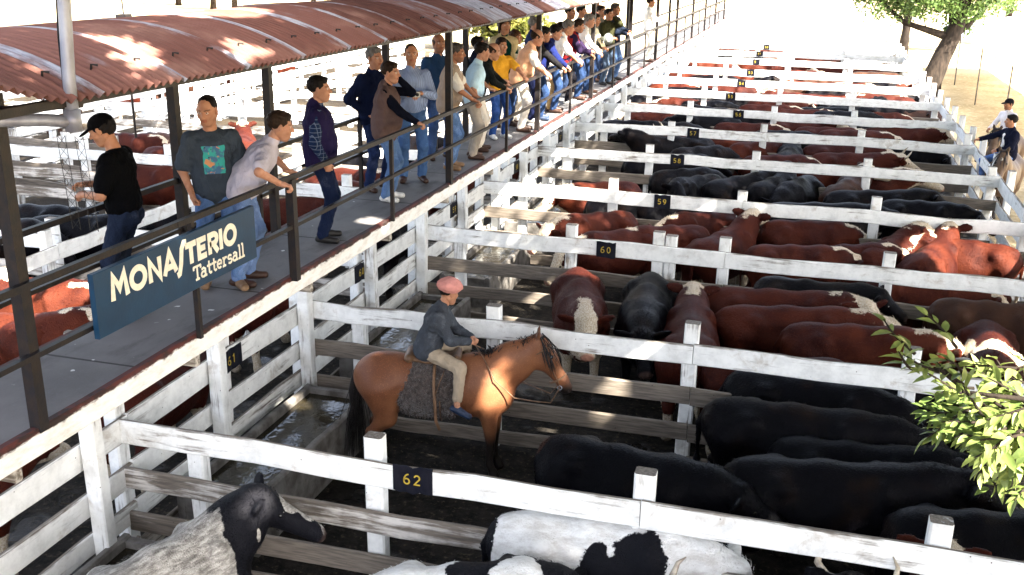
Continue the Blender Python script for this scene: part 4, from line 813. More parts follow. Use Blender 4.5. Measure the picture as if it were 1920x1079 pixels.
def leaf_quads(P, size, rng, leafy=False):
    n = len(P); V = np.zeros((n, 4, 3)); a = rng.normal(0, 1, (n, 3)); a /= np.linalg.norm(a, axis=1)[:, None]; b = np.cross(a, rng.normal(0, 1, (n, 3))); b /= np.linalg.norm(b, axis=1)[:, None]
    s = size * rng.uniform(.6, 1.25, n)[:, None]; V[:, 0] = P - a * s; V[:, 1] = P - b * s * .42; V[:, 2] = P + a * s; V[:, 3] = P + b * s * .42
    return V.reshape(-1, 3), np.arange(n * 4).reshape(-1, 4)
def clear_of(P, rays):
    keep = np.ones(len(P), bool)
    for q, r in rays:
        w = P - np.array(q); t = w @ SUN; keep &= ~((np.linalg.norm(w - t[:, None] * SUN, axis=1) < r) & (t > 0))
    return P[keep]
def tree(name, base, trunk, clumps, leaf, n, size, label, rng, mat=LEAF, rays=(), r0=.35, group=None, spread=.5):
    root = thing(name, base); tag(root, label, 'tree', group); mb = MB(); tp = [np.array(p, float) for p in trunk]; k = len(tp)
    mb.tube(tp, [r0 * (1.35 if i == 0 else 1 - .5 * i / k) for i in range(k)], 12)
    def blocked(a, b):
        return bool(rays) and len(clear_of(np.array([a + (b - a) * k / 8 for k in range(9)]) + np.array(base), [(q, r + .12) for q, r in rays])) < 9
    for c, r in clumps:
        c = np.array(c, float); j = tp[max(1, k - 1 - int(rng.integers(0, 2)))]; mid = (j + c) / 2 + rng.normal(0, .12, 3) * np.linalg.norm(c - j) * .4
        if not (blocked(j, mid) or blocked(mid, c)): mb.tube([j, mid, c], [r0 * .38, r0 * .22, r0 * .06], 7)
        for _ in range(4):
            e = c + rng.normal(0, 1, 3) * r * .55
            if not blocked((mid + c) / 2, e): mb.tube([(mid + c) / 2, (c + e) / 2 + rng.normal(0, .1, 3), e], [r0 * .12, r0 * .08, r0 * .03], 5)
    mb.build('trunk', BARK, root, True); P = []
    tot = sum(np.prod(np.ones(3) * r) for _, r in clumps)
    for c, r in clumps:
        m_ = int(n * r ** 3 / tot); nb = max(6, int(m_ / 45)); dd = rng.normal(0, 1, (nb, 3)); dd /= np.linalg.norm(dd, axis=1)[:, None]; cc = np.array(c) + dd * (r * rng.uniform(.25, 1, nb) ** .6)[:, None] * (1, 1, .75)
        P.append(cc[rng.integers(0, nb, m_)] + rng.normal(0, 1, (m_, 3)) * r * .16 * (spread / .5))
    P = np.concatenate(P)
    if rays: P = clear_of(P + np.array(base), rays) - np.array(base)
    V, F = leaf_quads(P, size, rng); link('crown', mesh_np('crown', V, F, False), mat, root); return root
def leafy_sprig(mb, tb, p, d, rng, L=.30, n=7, ls=.085):
    """a twig with pairs of pointed, folded leaves"""
    p = np.array(p); d = nrm(d); pts = [p]
    for i in range(4): d = nrm(d + rng.normal(0, .13, 3) + (0, 0, .02)); pts.append(pts[-1] + d * L / 4)
    tb.tube(pts, [.0055, .0045, .0038, .003, .0018], 5)
    for i in range(n):
        k = min(3.999, 4 * (i + .6) / n); j = int(k); q = pts[j] + (pts[j + 1] - pts[j]) * (k - j); t = nrm(pts[j + 1] - pts[j])
        for s_ in ((1, -1) if i < n - 1 else (0,)):
            sd_ = nrm(np.cross(t, rng.normal(0, .5, 3) + (0, 0, 1))); ax = nrm(t * .75 + sd_ * s_ * .9 + rng.normal(0, .22, 3) + (0, 0, -.08)); sv = nrm(np.cross(ax, rng.normal(0, .35, 3) + (0, 0, 1))); nv = np.cross(sv, ax); l = ls * rng.uniform(.65, 1.25); w = l * .19
            prof = [(0, 0), (.22, .75), (.48, 1), (.75, .66), (1, 0)]; V = []; F = []
            for a, b in prof: c = q + ax * l * a - nv * l * .22 * a * a; V += [c + sv * w * b + nv * w * b * .35, c, c - sv * w * b + nv * w * b * .35]
            for m_ in range(4): F += [(3 * m_, 3 * m_ + 1, 3 * m_ + 4, 3 * m_ + 3), (3 * m_ + 1, 3 * m_ + 2, 3 * m_ + 5, 3 * m_ + 4)]
            mb.geo(V, F)
# ------------------------------------------------------------------ the place
build_setting()
G62, G61, G60, G59, G58, G57 = ('cattle in the pen behind rail 62', 'cattle in the pen in front of rail 60', 'cattle in the pen behind rail 60', 'cattle in the pen behind rail 59', 'cattle in the pen behind rail 58', 'cattle in the pen behind rail 57')
GF = 'cattle in the front pen'
PIED1 = (1, (0, (-.98, 0, 1.05), (.16, .3, .28)), (0, (-.62, -.34, .80), (.20, .22, .24)), (0, (-.02, -.32, 1.02), (.13, .22, .30)), (0, (.34, -.24, 1.06), (.23, .30, .36)), (0, (.10, .22, 1.28), (.34, .16, .2)), (0, (.95, .12, 1.3), (.16, .12, .22)), (0, (.72, -.25, .9), (.14, .12, .16)))
PIED2 = (0, (1, (-.45, 0, 1.25), (.42, .34, .16)), (1, (.45, -.12, 1.3), (.26, .22, .2)), (1, (-.2, -.4, .8), (.3, .2, .3)))
ROAN = (1, (0, (1.14, -.1, 1.15), (.60, .62, .62)), (0, (.62, -.1, .75), (.18, .4, .4)), (1, (1.20, -.25, 1.36), (.11, .11, .10)), (1, (1.30, -.36, 1.26), (.07, .07, .10)), (1, (1.40, -.50, 1.12), (.07, .07, .07)), (1, (.80, -.24, 1.22), (.03, .06, .07)))
# front pen
cow_px((150, 1115), (395, 988), 'roan', 'hiright', 'grey white cow with a black neck and head lifted beside the trough', patches=ROAN, group=GF, fine=True, z=1.3)
cow_px((945, 968), (1250, 1002), 'pied', 'down', 'white cow with large black patches, seen along its back', patches=PIED1, group=GF, fine=True, z=1.3)
cow_px((700, 1085), (985, 1070), 'pied', 'down', 'black and white cow cut off by the bottom edge of the photo', patches=PIED2, group=GF, fine=True, z=1.3)
cow_px((985, 1330), (1160, 1225), 'black', 'level', 'black cow with one upright horn in front of the pied cow', horn='up', group=GF, z=1.28)
cow((*at(1540, 1335, 1.0)[:2], 0), 80, 'black', 'level', label='black horned cow with only horns and poll in view at the bottom', horn='up', group=GF)
cow((*at(1770, 1230, 1.1)[:2], 0), 86, 'red', 'level', label='cow of which only a white poll shows by the round post', group=GF)
# black steers behind rail 62
cow_px((1035, 822), (1270, 878), 'black', 'low', 'black steer nearest to the horse, head lowered past the post', group=G62, fine=True)
cow_px((1345, 752), (1610, 790), 'black', 'low', 'black steer standing against the heavy post of the fence behind', group=G62, fine=True)
cow_px((1385, 698), (1630, 742), 'black', 'down', 'black steer at the back by the fence with its rump to the post', group=G62, fine=True)
cow_px((1468, 812), (1700, 842), 'black', 'level', 'black steer squeezed in the middle between two longer ones', group=G62, fine=True, sc=.93)
cow_px((1385, 866), (1680, 893), 'black', 'level', 'long black steer with brown sunlit face under the leaves', group=G62, fine=True)
cow_px((1650, 700), (1900, 745), 'black', 'level', 'black steer half hidden behind the leafy branch', group=G62)
cow_px((1690, 965), (1930, 985), 'black', 'down', 'black steer with a brown sheen at the front right fence post', group=G62)
# pen in front of rail 60
cow_px((1083, 503), (1093, 568), 'red', 'level', label='red cow facing the camera with a curly white head', group=G61, fine=True)
cow_px((1222, 512), (1204, 592), 'black', 'low', label='black cow facing the camera beside the curly headed one', group=G61, fine=True)
cow_px((1293, 655), (1298, 574), 'red', 'level', label='red cow seen from behind with a white patch on its poll', group=G61, fine=True)
cow_px((1335, 545), (1540, 560), 'red', 'right', 'red cow with white crest turning its curly white face', group=G61, fine=True)
cow_px((1360, 580), (1570, 590), 'red', 'low', 'dark red curly coated cow in the middle of the second row', group=G61, fine=True)
cow_px((1485, 612), (1690, 628), 'red', 'low', 'red cow nearest the rail with a rounded rump', group=G61, fine=True)
cow_px((1430, 523), (1580, 545), 'black', 'level', 'black cow behind the red ones, its head beyond the white crest', group=G61)
cow_px((1850, 602), (1872, 668), 'red', 'right', label='red horned cow with a big white patch over its withers', horn='side', group=G61, fine=True, patches=(0, (1, (.42, 0, 1.30), (.30, .34, .22)), (1, (.0, -.25, 1.2), (.3, .07, .12)), (1, (1.16, -.45, 1.2), (.1, .12, .1))))
cow_px((1340, 665), (1560, 690), 'red', 'down', 'red cow partly hidden below the rail with white on its crest', group=G61)
cow_px((1760, 565), (1930, 585), 'brown', 'level', 'dark red cow with a pale face in shadow behind the round rail', group=G61)
# behind rail 60
cow_px((1180, 400), (1075, 412), 'red', 'low', 'red cow with a pale face drinking toward the trough', group=G60, fine=True)
cow_px((1235, 432), (1110, 446), 'red', 'down', 'red cow just behind the number 60', group=G60)
cow_px((1385, 402), (1285, 408), 'red', 'down', 'dark red cow with a white brush of hair on its lowered neck', group=G60, fine=True)
cow_px((1310, 460), (1385, 432), 'red', 'up', 'red cow with ears spread and a white nape, head raised', group=G60, fine=True)
cow_px((1440, 418), (1570, 425), 'red', 'down', 'broad red cow with a shaggy white crest running to the right', group=G60, fine=True)
cow_px((1410, 465), (1510, 470), 'red', 'low', 'red cow in the front row between two posts of rail 60', group=G60)
cow_px((1515, 470), (1590, 468), 'red', 'low', 'red cow with a white patch on its withers near the rail', group=G60)
cow_px((1625, 475), (1690, 450), 'red', 'upright', 'red cow with a woolly white topknot, left of its twin', group=G60, fine=True)
cow_px((1725, 490), (1765, 455), 'red', 'up', 'red cow with a woolly white topknot, beside the sunlit cow', group=G60, fine=True)
cow_px((1905, 470), (1820, 460), 'red', 'left', 'bright orange red cow standing in full sun at the right fence', group=G60, fine=True)
# behind rail 59
cow_px((1190, 345), (1085, 352), 'red', 'low', 'red cow with a grey face at the trough in the pen behind rail 59', group=G59)
cow_px((1205, 378), (1330, 382), 'black', 'down', 'long black cow right behind the number 59', group=G59)
cow_px((1345, 330), (1280, 342), 'black', 'left', 'black cow with a white face turned left', group=G59, fine=True)
cow_px((1230, 325), (1320, 322), 'black', 'down', 'black cow behind the white faced one', group=G59)
cow_px((1330, 345), (1420, 332), 'black', 'level', 'black cow reaching its neck to the right in the shade', group=G59)
cow_px((1420, 350), (1470, 332), 'black', 'upleft', 'black cow with raised neck beside the tall post', group=G59)
cow((*at(1495, 345, 1.25)[:2], 0), 250, 'black', 'down', label='black cow facing the camera with its ears out', group=G59)
cow((*at(1590, 345, 1.25)[:2], 0), 75, 'brown', 'upright', label='dark brown cow seen from behind with a pale face and pricked ear', group=G59, fine=True)
cow_px((1440, 385), (1650, 392), 'black', 'low', 'very long black cow stretched along rail 59', group=G59)
cow_px((1520, 318), (1660, 325), 'red', 'level', 'red cow with a white face behind the black ones', group=G59)
# behind rail 58
cow_px((1330, 262), (1215, 262), 'black', 'upright', 'black cow looking left with its head over the next rail', group=G58, fine=True)
cow_px((1400, 262), (1290, 252), 'red', 'level', 'red cow with upright dark horns and a white face', horn='up', group=G58)
cow_px((1265, 282), (1345, 280), 'black', 'down', 'black cow below the number 58 board', group=G58)
cow_px((1375, 272), (1450, 272), 'red', 'low', 'red cow with a rounded back in the centre of the pen', group=G58)
cow((*at(1480, 285, 1.25)[:2], 0), 88, 'black', 'up', label='black cow with its head held up above the others', group=G58)
cow_px((1515, 275), (1620, 278), 'red', 'low', 'dark red cow behind the horned orange one', group=G58)
cow_px((1530, 290), (1640, 295), 'red', 'level', 'orange red cow with pale curved horns and a white topline', horn='up', group=G58)
cow_px((1640, 270), (1735, 278), 'black', 'down', 'black cow at the right end of the pen behind rail 58', group=G58)
for A, B, c, ps, lab, g in [((1110, 372), (1200, 374), 'black', 'low', 'black cow low behind rail 59 left of the number', G59), ((1660, 378), (1735, 385), 'black', 'low', 'black cow whose head nears the right end of rail 59', G59), ((1560, 362), (1690, 366), 'black', 'level', 'black cow between the long one and the pale faced brown one', G59),
    ((1180, 296), (1290, 296), 'black', 'low', 'black cow along rail 58 by the left post', G58), ((1400, 296), (1500, 298), 'red', 'down', 'red cow low behind the middle post of rail 58', G58), ((1560, 265), (1660, 268), 'black', 'low', 'black cow at the rear of the pen behind rail 58', G58),
    ((1320, 428), (1250, 432), 'red', 'low', 'dark red cow low behind rail 60 near the double post', G60), ((1640, 520), (1740, 530), 'red', 'low', 'dark red cow low along rail 60 at the right', G60)]: cow_px(A, B, c, ps, lab, group=g)
# farther pens: each animal its own object
def pen_row(n, specs):
    g = f'cattle in the pen behind rail {n}'; cnt = {}
    for px, py, hd, coat, pose in sorted(specs, key=lambda q: q[0]):
        P = at(px, py, 1.25); P[0] = min(P[0], 2.45) if abs(hd) < 60 else max(P[0], -4.2); k = cnt[coat] = cnt.get(coat, 0) + 1; od = ['first', 'second', 'third', 'fourth', 'fifth', 'sixth', 'seventh', 'eighth'][k - 1]; nw = {57: 'fifty-seven', 56: 'fifty-six', 55: 'fifty-five', 54: 'fifty-four', 53: 'fifty-three', 52: 'fifty-two', 51: 'fifty-one', 50: 'fifty'}[n]
        cow((P[0], P[1], 0), hd, coat, pose, RNG.uniform(.92, 1.04), f'{od} {coat} cow from the left behind the rail numbered {nw}', group=g)
pen_row(57, [(1190, 236, 0, 'black', 'low'), (1555, 246, 0, 'red', 'low'), (1650, 228, 180, 'red', 'low'), (1250, 238, 10, 'black', 'down'), (1330, 226, 180, 'black', 'low'), (1400, 235, 0, 'red', 'low'), (1500, 236, 8, 'red', 'upright'), (1475, 248, 0, 'black', 'down'), (1610, 236, 5, 'black', 'low'), (1600, 252, 0, 'red', 'low'), (1690, 240, 10, 'black', 'left'), (1720, 252, 0, 'red', 'level')])
pen_row(56, [(1255, 205, 170, 'brown', 'low'), (1390, 212, 0, 'black', 'low'), (1580, 213, 5, 'black', 'low'), (1225, 215, 0, 'red', 'down'), (1290, 202, 5, 'black', 'low'), (1350, 208, 180, 'black', 'level'), (1440, 202, 0, 'red', 'low'), (1500, 207, 0, 'red', 'right'), (1545, 205, 10, 'black', 'low'), (1600, 200, 30, 'black', 'up'), (1670, 205, 0, 'black', 'low'), (1720, 208, 180, 'brown', 'low'), (1650, 213, 0, 'red', 'down')])
pen_row(55, [(1320, 190, 0, 'black', 'low'), (1455, 188, 10, 'red', 'low'), (1590, 188, 0, 'black', 'low'), (1660, 188, 180, 'red', 'low'), (1235, 182, 0, 'black', 'low'), (1290, 188, 180, 'red', 'low'), (1350, 178, 0, 'black', 'level'), (1420, 184, 0, 'black', 'low'), (1490, 180, 180, 'red', 'level'), (1560, 178, 0, 'red', 'low'), (1630, 180, 0, 'brown', 'level'), (1690, 176, 30, 'red', 'up'), (1730, 182, 0, 'black', 'low')])
pen_row(54, [(1290, 165, 0, 'black', 'low'), (1365, 164, 0, 'red', 'low'), (1555, 164, 0, 'black', 'low'), (1625, 163, 180, 'red', 'level'), (1260, 160, 0, 'red', 'low'), (1330, 158, 180, 'red', 'level'), (1400, 155, 10, 'black', 'up'), (1450, 160, 0, 'brown', 'low'), (1520, 158, 180, 'red', 'level'), (1590, 158, 0, 'red', 'low'), (1660, 157, 0, 'brown', 'low'), (1710, 160, 0, 'black', 'low')])
pen_row(53, [(1335, 142, 0, 'black', 'low'), (1540, 143, 0, 'brown', 'low'), (1620, 143, 10, 'red', 'low'), (1300, 138, 0, 'red', 'low'), (1370, 136, 180, 'red', 'low'), (1430, 138, 0, 'black', 'low'), (1500, 138, 0, 'red', 'low'), (1580, 140, 0, 'red', 'low'), (1660, 140, 0, 'brown', 'low'), (1710, 142, 0, 'black', 'low')])
pen_row(52, [(1330, 117, 0, 'red', 'low'), (1385, 116, 0, 'black', 'level'), (1420, 118, 180, 'red', 'low'), (1470, 120, 0, 'red', 'level'), (1560, 122, 0, 'red', 'low'), (1670, 126, 0, 'red', 'low')])
pen_row(51, [(1385, 102, 0, 'black', 'low'), (1420, 103, 0, 'brown', 'low'), (1530, 108, 0, 'red', 'low')])
pen_row(50, [(1380, 92, 0, 'red', 'low'), (1430, 93, 0, 'red', 'low')])
# under and beyond the walkway
GL = 'cattle in the pens left of the walkway'
for px, py, z, hd, coat, pose, lab in [
    (50, 548, 1.2, 10, 'red', 'low', 'red cow glowing in the sun behind the tall walkway post'), (20, 612, 1.2, 15, 'red', 'left', 'red curly cow nearest the corner below the handrail'), (120, 545, 1.2, 200, 'red', 'left', 'red cow with a sunlit pale ear left of the sign'), (140, 600, 1.2, 55, 'red', 'upleft', 'red cow with a tufted poll just left of the blue sign'),
    (60, 395, 1.25, 5, 'black', 'low', 'black bull behind the rear handrail at the left edge'), (150, 415, 1.25, 15, 'black', 'low', 'black cow behind the man in the black cap'), (10, 425, 1.2, 0, 'black', 'down', 'black cow in deep shade at the left edge'), (330, 420, 1.15, 20, 'black', 'level', 'black cow with a white face beside the man in the grey tee shirt'),
    (270, 325, 1.2, 10, 'red', 'low', 'brown red cow behind the white post left of the grey tee shirt'), (335, 285, 1.25, 0, 'red', 'low', 'red cow above the white plank at the dark roof post'), (330, 262, 1.25, 170, 'brown', 'low', 'dark red cow farthest back by the roof post'), (455, 262, 1.25, 120, 'red', 'up', 'red cow with a white curly head between the grey and white shirts'), (430, 300, 1.25, 10, 'red', 'low', 'red cow between the grey tee shirt and the leaning man'),
    (555, 385, 1.2, 30, 'red', 'low', 'red cow in the gap behind the leaning man in the pale polo shirt'), (650, 330, 1.2, 0, 'red', 'low', 'red cow left of the man on the telephone'), (660, 290, 1.25, 180, 'black', 'low', 'black cow behind the man on the telephone'), (668, 355, 1.2, 0, 'red', 'level', 'orange cow low behind the man on the telephone'), (765, 265, 1.2, 0, 'black', 'low', 'black cow behind the man in the striped shirt'),
    (240, 262, 1.2, 0, 'red', 'low', 'red cow above the man in the black cap far left')]:
    P = at(px, py, z); cow((P[0], P[1], 0), hd, coat, pose, 1.0, lab, group=GL)
for i, (x, y, hd, c) in enumerate([(-7.2, 6.2, 80, 'red'), (-6.9, 9.2, 95, 'red'), (-7.3, 12.6, 85, 'red'), (-7.0, 16.3, 95, 'black'), (-7.2, 20.3, 90, 'red'), (-6.9, 24.2, 80, 'red')]):
    cow((x, y, 0), hd, c, 'low', 1, f"{c} cow in the dark under the walkway {['near the front corner', 'between numbers 62 and 61', 'beside number 60', 'beside number 59', 'beside number 58', 'beside number 57'][i]}", group='cattle under the walkway')
# ---- fences left of the walkway
lv = [(1.36, 1.6, 0), (.9, 1.13, 1), (.45, .68, 1)]
fence('rear_fence', 'white plank fence along the pens just beyond the walkway', (-10.6, 4), (-10.6, 44), lv, [.1 + 1.95 * i for i in range(20)], side=1, joins=[8, 16, 24, 32], group='fences left of the walkway')
for i, y in enumerate((13.2, 17.1, 21, 24.9, 28.8, 33)):
    fence('rear_cross_fence', f"white cross fence beyond the walkway, {['behind the man in the black cap', 'behind the navy vest', 'behind the man on the telephone', 'behind the striped shirt', 'behind the khaki vest', 'behind the pale blue shirt'][i]}", (-10.5, y), (-6.0, y), lv, [.2, 2.3, 4.3], group='fences left of the walkway')
for i, y in enumerate((12.2, 18.4, 25, 32, 40)):
    fence('yard_fence', f"white plank fence across the sunny yard, {['first', 'second', 'third', 'fourth', 'fifth'][i]} one out from the front", (-19.5, y), (-10.8, y + .3), lv, [.1 + 2.1 * k for k in range(5)], group='fences left of the walkway', joins=[4.3])
fence('yard_side_fence', 'long white plank fence along the earth lane at the far left', (-20.2, 15), (-20.2, 52), [(1.36, 1.62, 0), (.95, 1.2, 0), (.5, .75, 0), (.1, .3, 0)], [.1 + 2.1 * i for i in range(18)], side=1, joins=[9, 18, 27], group='fences left of the walkway')
for i, (x, y0_, y1_) in enumerate(((-25.5, 22, 62), (-31, 26, 70), (-38, 30, 80), (-14.6, 40, 70))):
    fence('far_yard_fence', f"far white board fence in the glare, {['nearest', 'second', 'third', 'right hand'][i]} of four", (x, y0_), (x, y1_), [(1.5, 1.78, 0), (1.0, 1.28, 0), (.5, .78, 0), (.1, .3, 0)], [.1 + 2.5 * k for k in range(int((y1_ - y0_) / 2.5))], ptop=2.0, side=1, joins=[10, 20, 30], group='far fences in the glare')
fence('weathered_fence', 'short grey weathered fence panel left of the man in the black cap', (-17.6, 19.0), (-14.6, 18.9), [(1.42, 1.66, 2), (.92, 1.12, 2), (.5, .7, 2)], [.1, 1.6, 2.9], group='fences left of the walkway', pmat=PZ[1])
for i, (x, y, hd) in enumerate([(-22.5, 30, 90), (-23, 33.5, 80), (-22.2, 37, 95), (-23.5, 28, 100), (-22.6, 41, 90)]):
    cow((x, y, 0), hd, 'brown' if i % 2 else 'red', 'low', 1, f"dark cow behind the white lattice gates, {['nearest', 'third', 'fourth', 'leftmost', 'farthest'][i]} of five", group='cattle behind the lattice gates')
def gate(name, lab, p, rz, w, h):
    g = thing(name, (p[0], p[1], 0), rz); tag(g, lab, 'gate', 'white lattice gates'); 
    mb = MB()
    for z in (.18, h * .36, h * .66, h - .1): mb.plank((0, 0, z), (w, 0, z), .17, .045, seg=3)
    mb.build('gate_board', PX[0], g); mb = MB(); n = int(w / .55)
    for i in range(n): x = (i + .5) * w / n; mb.plank((x - .12, -.05, .1), (x + .12, -.05, h), .14, .04, (1, 0, 0), 3)
    mb.build('slanted_slat', PZ[0], g); mb = MB()
    for x in (0, w): mb.plank((x, .01, 0), (x, .01, h + .25), .16, .12, (1, 0, 0), 3, .002)
    mb.build('gate_post', PZ[0], g)
P0 = at(285, 268, 0); P1 = at(455, 205, 0); a = math.atan2(P1[1] - P0[1], P1[0] - P0[0])
gate('lattice_gate', 'tall white gate with slanted slats behind the grey tee shirt', P0, a, np.hypot(*(P1 - P0)[:2]) * .48, 2.3); Pm = P0 + (P1 - P0) * .52; gate('lattice_gate', 'tall white gate with slanted slats, right of the similar one', Pm, a, np.hypot(*(P1 - P0)[:2]) * .46, 2.3)
# ---- people on the walkway
DZ = 2.9
def stand(px, py, xh, hd, label, lean=0, h=None, **kw):
    P = atx(px, py, xh); le = math.radians(lean); off = .44 * math.sin(le) + .12 * math.sin(le * 1.5) + .025; hh = .94 + .575 * math.cos(le) + .115 * math.cos(min(le * 1.5, 1.2))
    h = h or min(max(1.75 * (P[2] - DZ) / hh, 1.60), 1.90); s = h / 1.75; a = math.radians(hd); x, y = P[0] - math.cos(a) * off * s, P[1] - math.sin(a) * off * s; x = max(x, -5.32)
    kw.setdefault('res', .013 if P[1] < 14 else .018); rail = max(.2, (-4.43 - x) / max(math.cos(a), .3)) / s
    o, inf = person((x, y, DZ), hd, label, h=h, lean=lean, rail=rail, group='people on the walkway', **kw); dl = np.array([P[0] - inf['head'][0], P[1] - inf['head'][1], 0]); dl[0] = min(max(dl[0], -.3), .3); dl[1] = min(max(dl[1], -.5), .5); o.location = Vector((x + dl[0], y + dl[1], DZ))
    for k in ('palm_l', 'palm_r', 'head'): inf[k] = inf[k] + dl
    return o, inf
BJ = ('#27395a', 'denim'); LJ = ('#54709c', 'denim'); DJ = ('#1c2740', 'denim')
_, p1 = stand(190, 240, -5.32, 196, 'man in black tee shirt and black cap facing away, hands raised', pitch=22, lh=('at', .28, .13, .15), rh=('at', .32, -.05, .20), top=('tee', '#07080b', 'plain'), sleeve=.75, legs=('#232c40', 'denim'), hair=('cap', '#0a0a0d'), skin=0, collar=False, lean=4, hem=.04)
_, p2 = stand(388, 207, -4.93, -52, 'young man with shaved head in grey printed tee shirt, hands in pockets', pitch=12, yaw=-28, lh=('pocket',), rh=('pocket',), top=('tee', '#3a424c', 'plain'), sleeve=.85, legs=('#55709c', 'denim'), hair=('crop', 'black'), skin=0, collar=False, shoe='tan', feet=((.1, .14), (-.05, -.13)))
p2root = _
stand(527, 243, -4.42, 22, 'man in pale grey polo shirt leaning with both hands on the rail', lean=38, h=1.68, yaw=10, pitch=-10, lh=('rail', .28), rh=('rail', .30), top=('polo', '#b9b4c2', 'plain'), sleeve=.75, legs=('#647ca8', 'denim'), hair=('short', 'brown'), skin=1, fat=.5, feet=((-.05, .12), (-.12, -.12)))
stand(600, 168, -4.74, 24, 'man in purple navy fleece vest over a plaid shirt, gazing right', yaw=-8, rh=('pocket',), lh=('hang',), top=('shirt', '#1b2a4a', 'plaid'), over=('vest', '#231d3f', 'plain'), legs=('#16203a', 'denim'), hair=('short', 'black'), skin=1, shoe='black', fat=.5)
_, p5 = stand(733, 137, -4.78, 12, 'man in brown vest and navy sweater talking on a telephone', yaw=-12, lean=5, rh=('rail', .16), lh=('ear',), top=('sweater', '#0d101c', 'plain'), over=('vest', '#5b4a48', 'plain'), legs=LJ, hair=('short', 'brown'), skin=1, shoe='white', fat=.9)
stand(703, 110, -5.18, -25, 'man in dark navy jacket standing behind the one on the telephone', rh=('hip',), lh=('hang',), top=('jacket', '#121a33', 'plain'), legs=('#1d2a4c', 'denim'), hair=('short', 'grey'), skin=1, fat=.6)
_, p7 = stand(771, 103, -4.95, -62, 'man in blue striped shirt and belt holding a camera before him', lh=('at', .28, .10, .24, (.7, -.7, .1), (0, .3, 1), 'hold'), rh=('at', .29, -.08, .22, (.7, .7, .1), (0, -.3, 1), 'hold'), top=('shirt', '#7f8fb0', 'stripe'), hem=.02, belt=True, legs=('#42608f', 'denim'), hair=('crop', 'brown'), skin=0, shoe='brown', fat=.3)
stand(823, 82, -5.16, -48, 'tall bald man in dark blue shirt behind the roof post', lh=('hang',), rh=('hang',), top=('shirt', '#28405f', 'plain'), legs=('#3b527c', 'denim'), hair=('bald', 'greying'), skin=2, fat=.4)
stand(857, 100, -4.68, 14, 'grey haired man in khaki vest with a hand on the rail', lean=8, yaw=-4, rh=('rail', .1), lh=('rail', .3), top=('shirt', '#d8d2c8', 'plain'), sleeve=.8, over=('open_vest', '#a08f80', 'plain'), legs=LJ, hair=('short', 'greying'), skin=2, shoe='tan', fat=.6)
stand(905, 98, -4.60, 28, 'man in pale blue short sleeved shirt and beige trousers, hand on hip', lean=14, yaw=8, rh=('pocket',), lh=('rail', .2), top=('shirt', '#b9d8ea', 'plain'), sleeve=.85, legs=('#9c948a', 'plain'), hair=('short', 'black'), skin=1, fat=.5)
stand(926, 98, -4.62, 15, 'man in dark charcoal sweater and white trousers leaning on the rail', lean=22, rh=('rail', .2), lh=('rail', .25), top=('sweater', '#1b1d1c', 'plain'), legs=('#d9d2c8', 'plain'), hair=('bald', 'brown'), skin=1)
stand(941, 86, -4.82, -40, 'man with a moustache in yellow shirt and blue jeans, smiling', lean=6, rh=('at', .34, -.12, .12), lh=('rail', .2), top=('shirt', '#e0a534', 'plain'), legs=('#2b4a88', 'denim'), hair=('short', 'brown'), skin=0, sleeve=.8, shoe='white')
stand(946, 58, -5.15, -45, 'tall man with long dark hair in dark green top', h=1.86, top=('sweater', '#0d3a34', 'plain'), over=('open_vest', '#c9b98f', 'plain'), hair=('long', 'brown'), skin=0)
stand(968, 70, -5.02, -10, 'person with shoulder length auburn hair in a white blouse', top=('shirt', '#dcd6cc', 'plain'), hair=('long', 'auburn'), skin=0, legs=('#c8c0b4', 'plain'))
stand(897, 84, -5.2, 20, 'man in navy jacket half hidden behind the pale blue shirt', top=('jacket', '#141a30', 'plain'), hair=('short', 'black'), skin=0)
stand(1003, 46, -5.2, 30, 'grey haired man at the rear beside the roof post', top=('jacket', '#202a4a', 'plain'), hair=('short', 'grey'), skin=1)
stand(1008, 70, -4.48, 14, 'balding man in peach vest and white trousers leaning over the rail', lean=24, h=1.76, rh=('elbow', .1), lh=('elbow', .14), top=('shirt', '#eee8e0', 'plain'), sleeve=.8, over=('vest', '#e2b08e', 'plain'), legs=('#ded8d0', 'plain'), hair=('bald', 'brown'), skin=1, fat=.6)
stand(1022, 66, -4.62, 20, 'dark haired man in black jacket and navy track trousers', lean=22, rh=('elbow', .1), lh=('elbow', .14), top=('jacket', '#1d1c1e', 'plain'), legs=('#10152e', 'plain'), hair=('short', 'black'), skin=0, shoe='white')
stand(1043, 57, -4.50, 18, 'man in navy jacket and jeans bending over the rail', lean=26, h=1.76, rh=('elbow', .12), lh=('elbow', .12), top=('jacket', '#1a2250', 'plain'), legs=BJ, hair=('short', 'black'), skin=1, shoe='navy')
stand(1054, 56, -4.66, 18, 'man in red and white checked shirt and tan trousers', lean=20, rh=('elbow', .1), lh=('elbow', .1), top=('shirt', '#6b4a55', 'plaid'), legs=('#a8895e', 'plain'), hair=('short', 'brown'), skin=1)
stand(1067, 46, -4.50, 14, 'grey haired man in white short sleeved shirt leaning forward', lean=24, h=1.78, rh=('elbow', .12), lh=('elbow', .12), top=('shirt', '#efece8', 'plain'), sleeve=.85, legs=BJ, hair=('short', 'grey'), skin=0)
stand(1086, 50, -4.58, 12, 'man in dark jacket with a red panel holding a sheet of paper', lean=18, rh=('at', .48, -.10, .16), lh=('elbow', .1), top=('jacket', '#2a1f38', 'plain'), over=('open_vest', '#a02a2a', 'plain'), legs=('#16161c', 'plain'), hair=('short', 'brown'), skin=0, shoe='white')
stand(1106, 44, -4.52, 12, 'white haired man in white shirt and dark blue jeans', lean=20, h=1.78, rh=('elbow', .12), lh=('elbow', .12), top=('shirt', '#f0eeee', 'plain'), legs=BJ, hair=('short', 'grey'), skin=1)
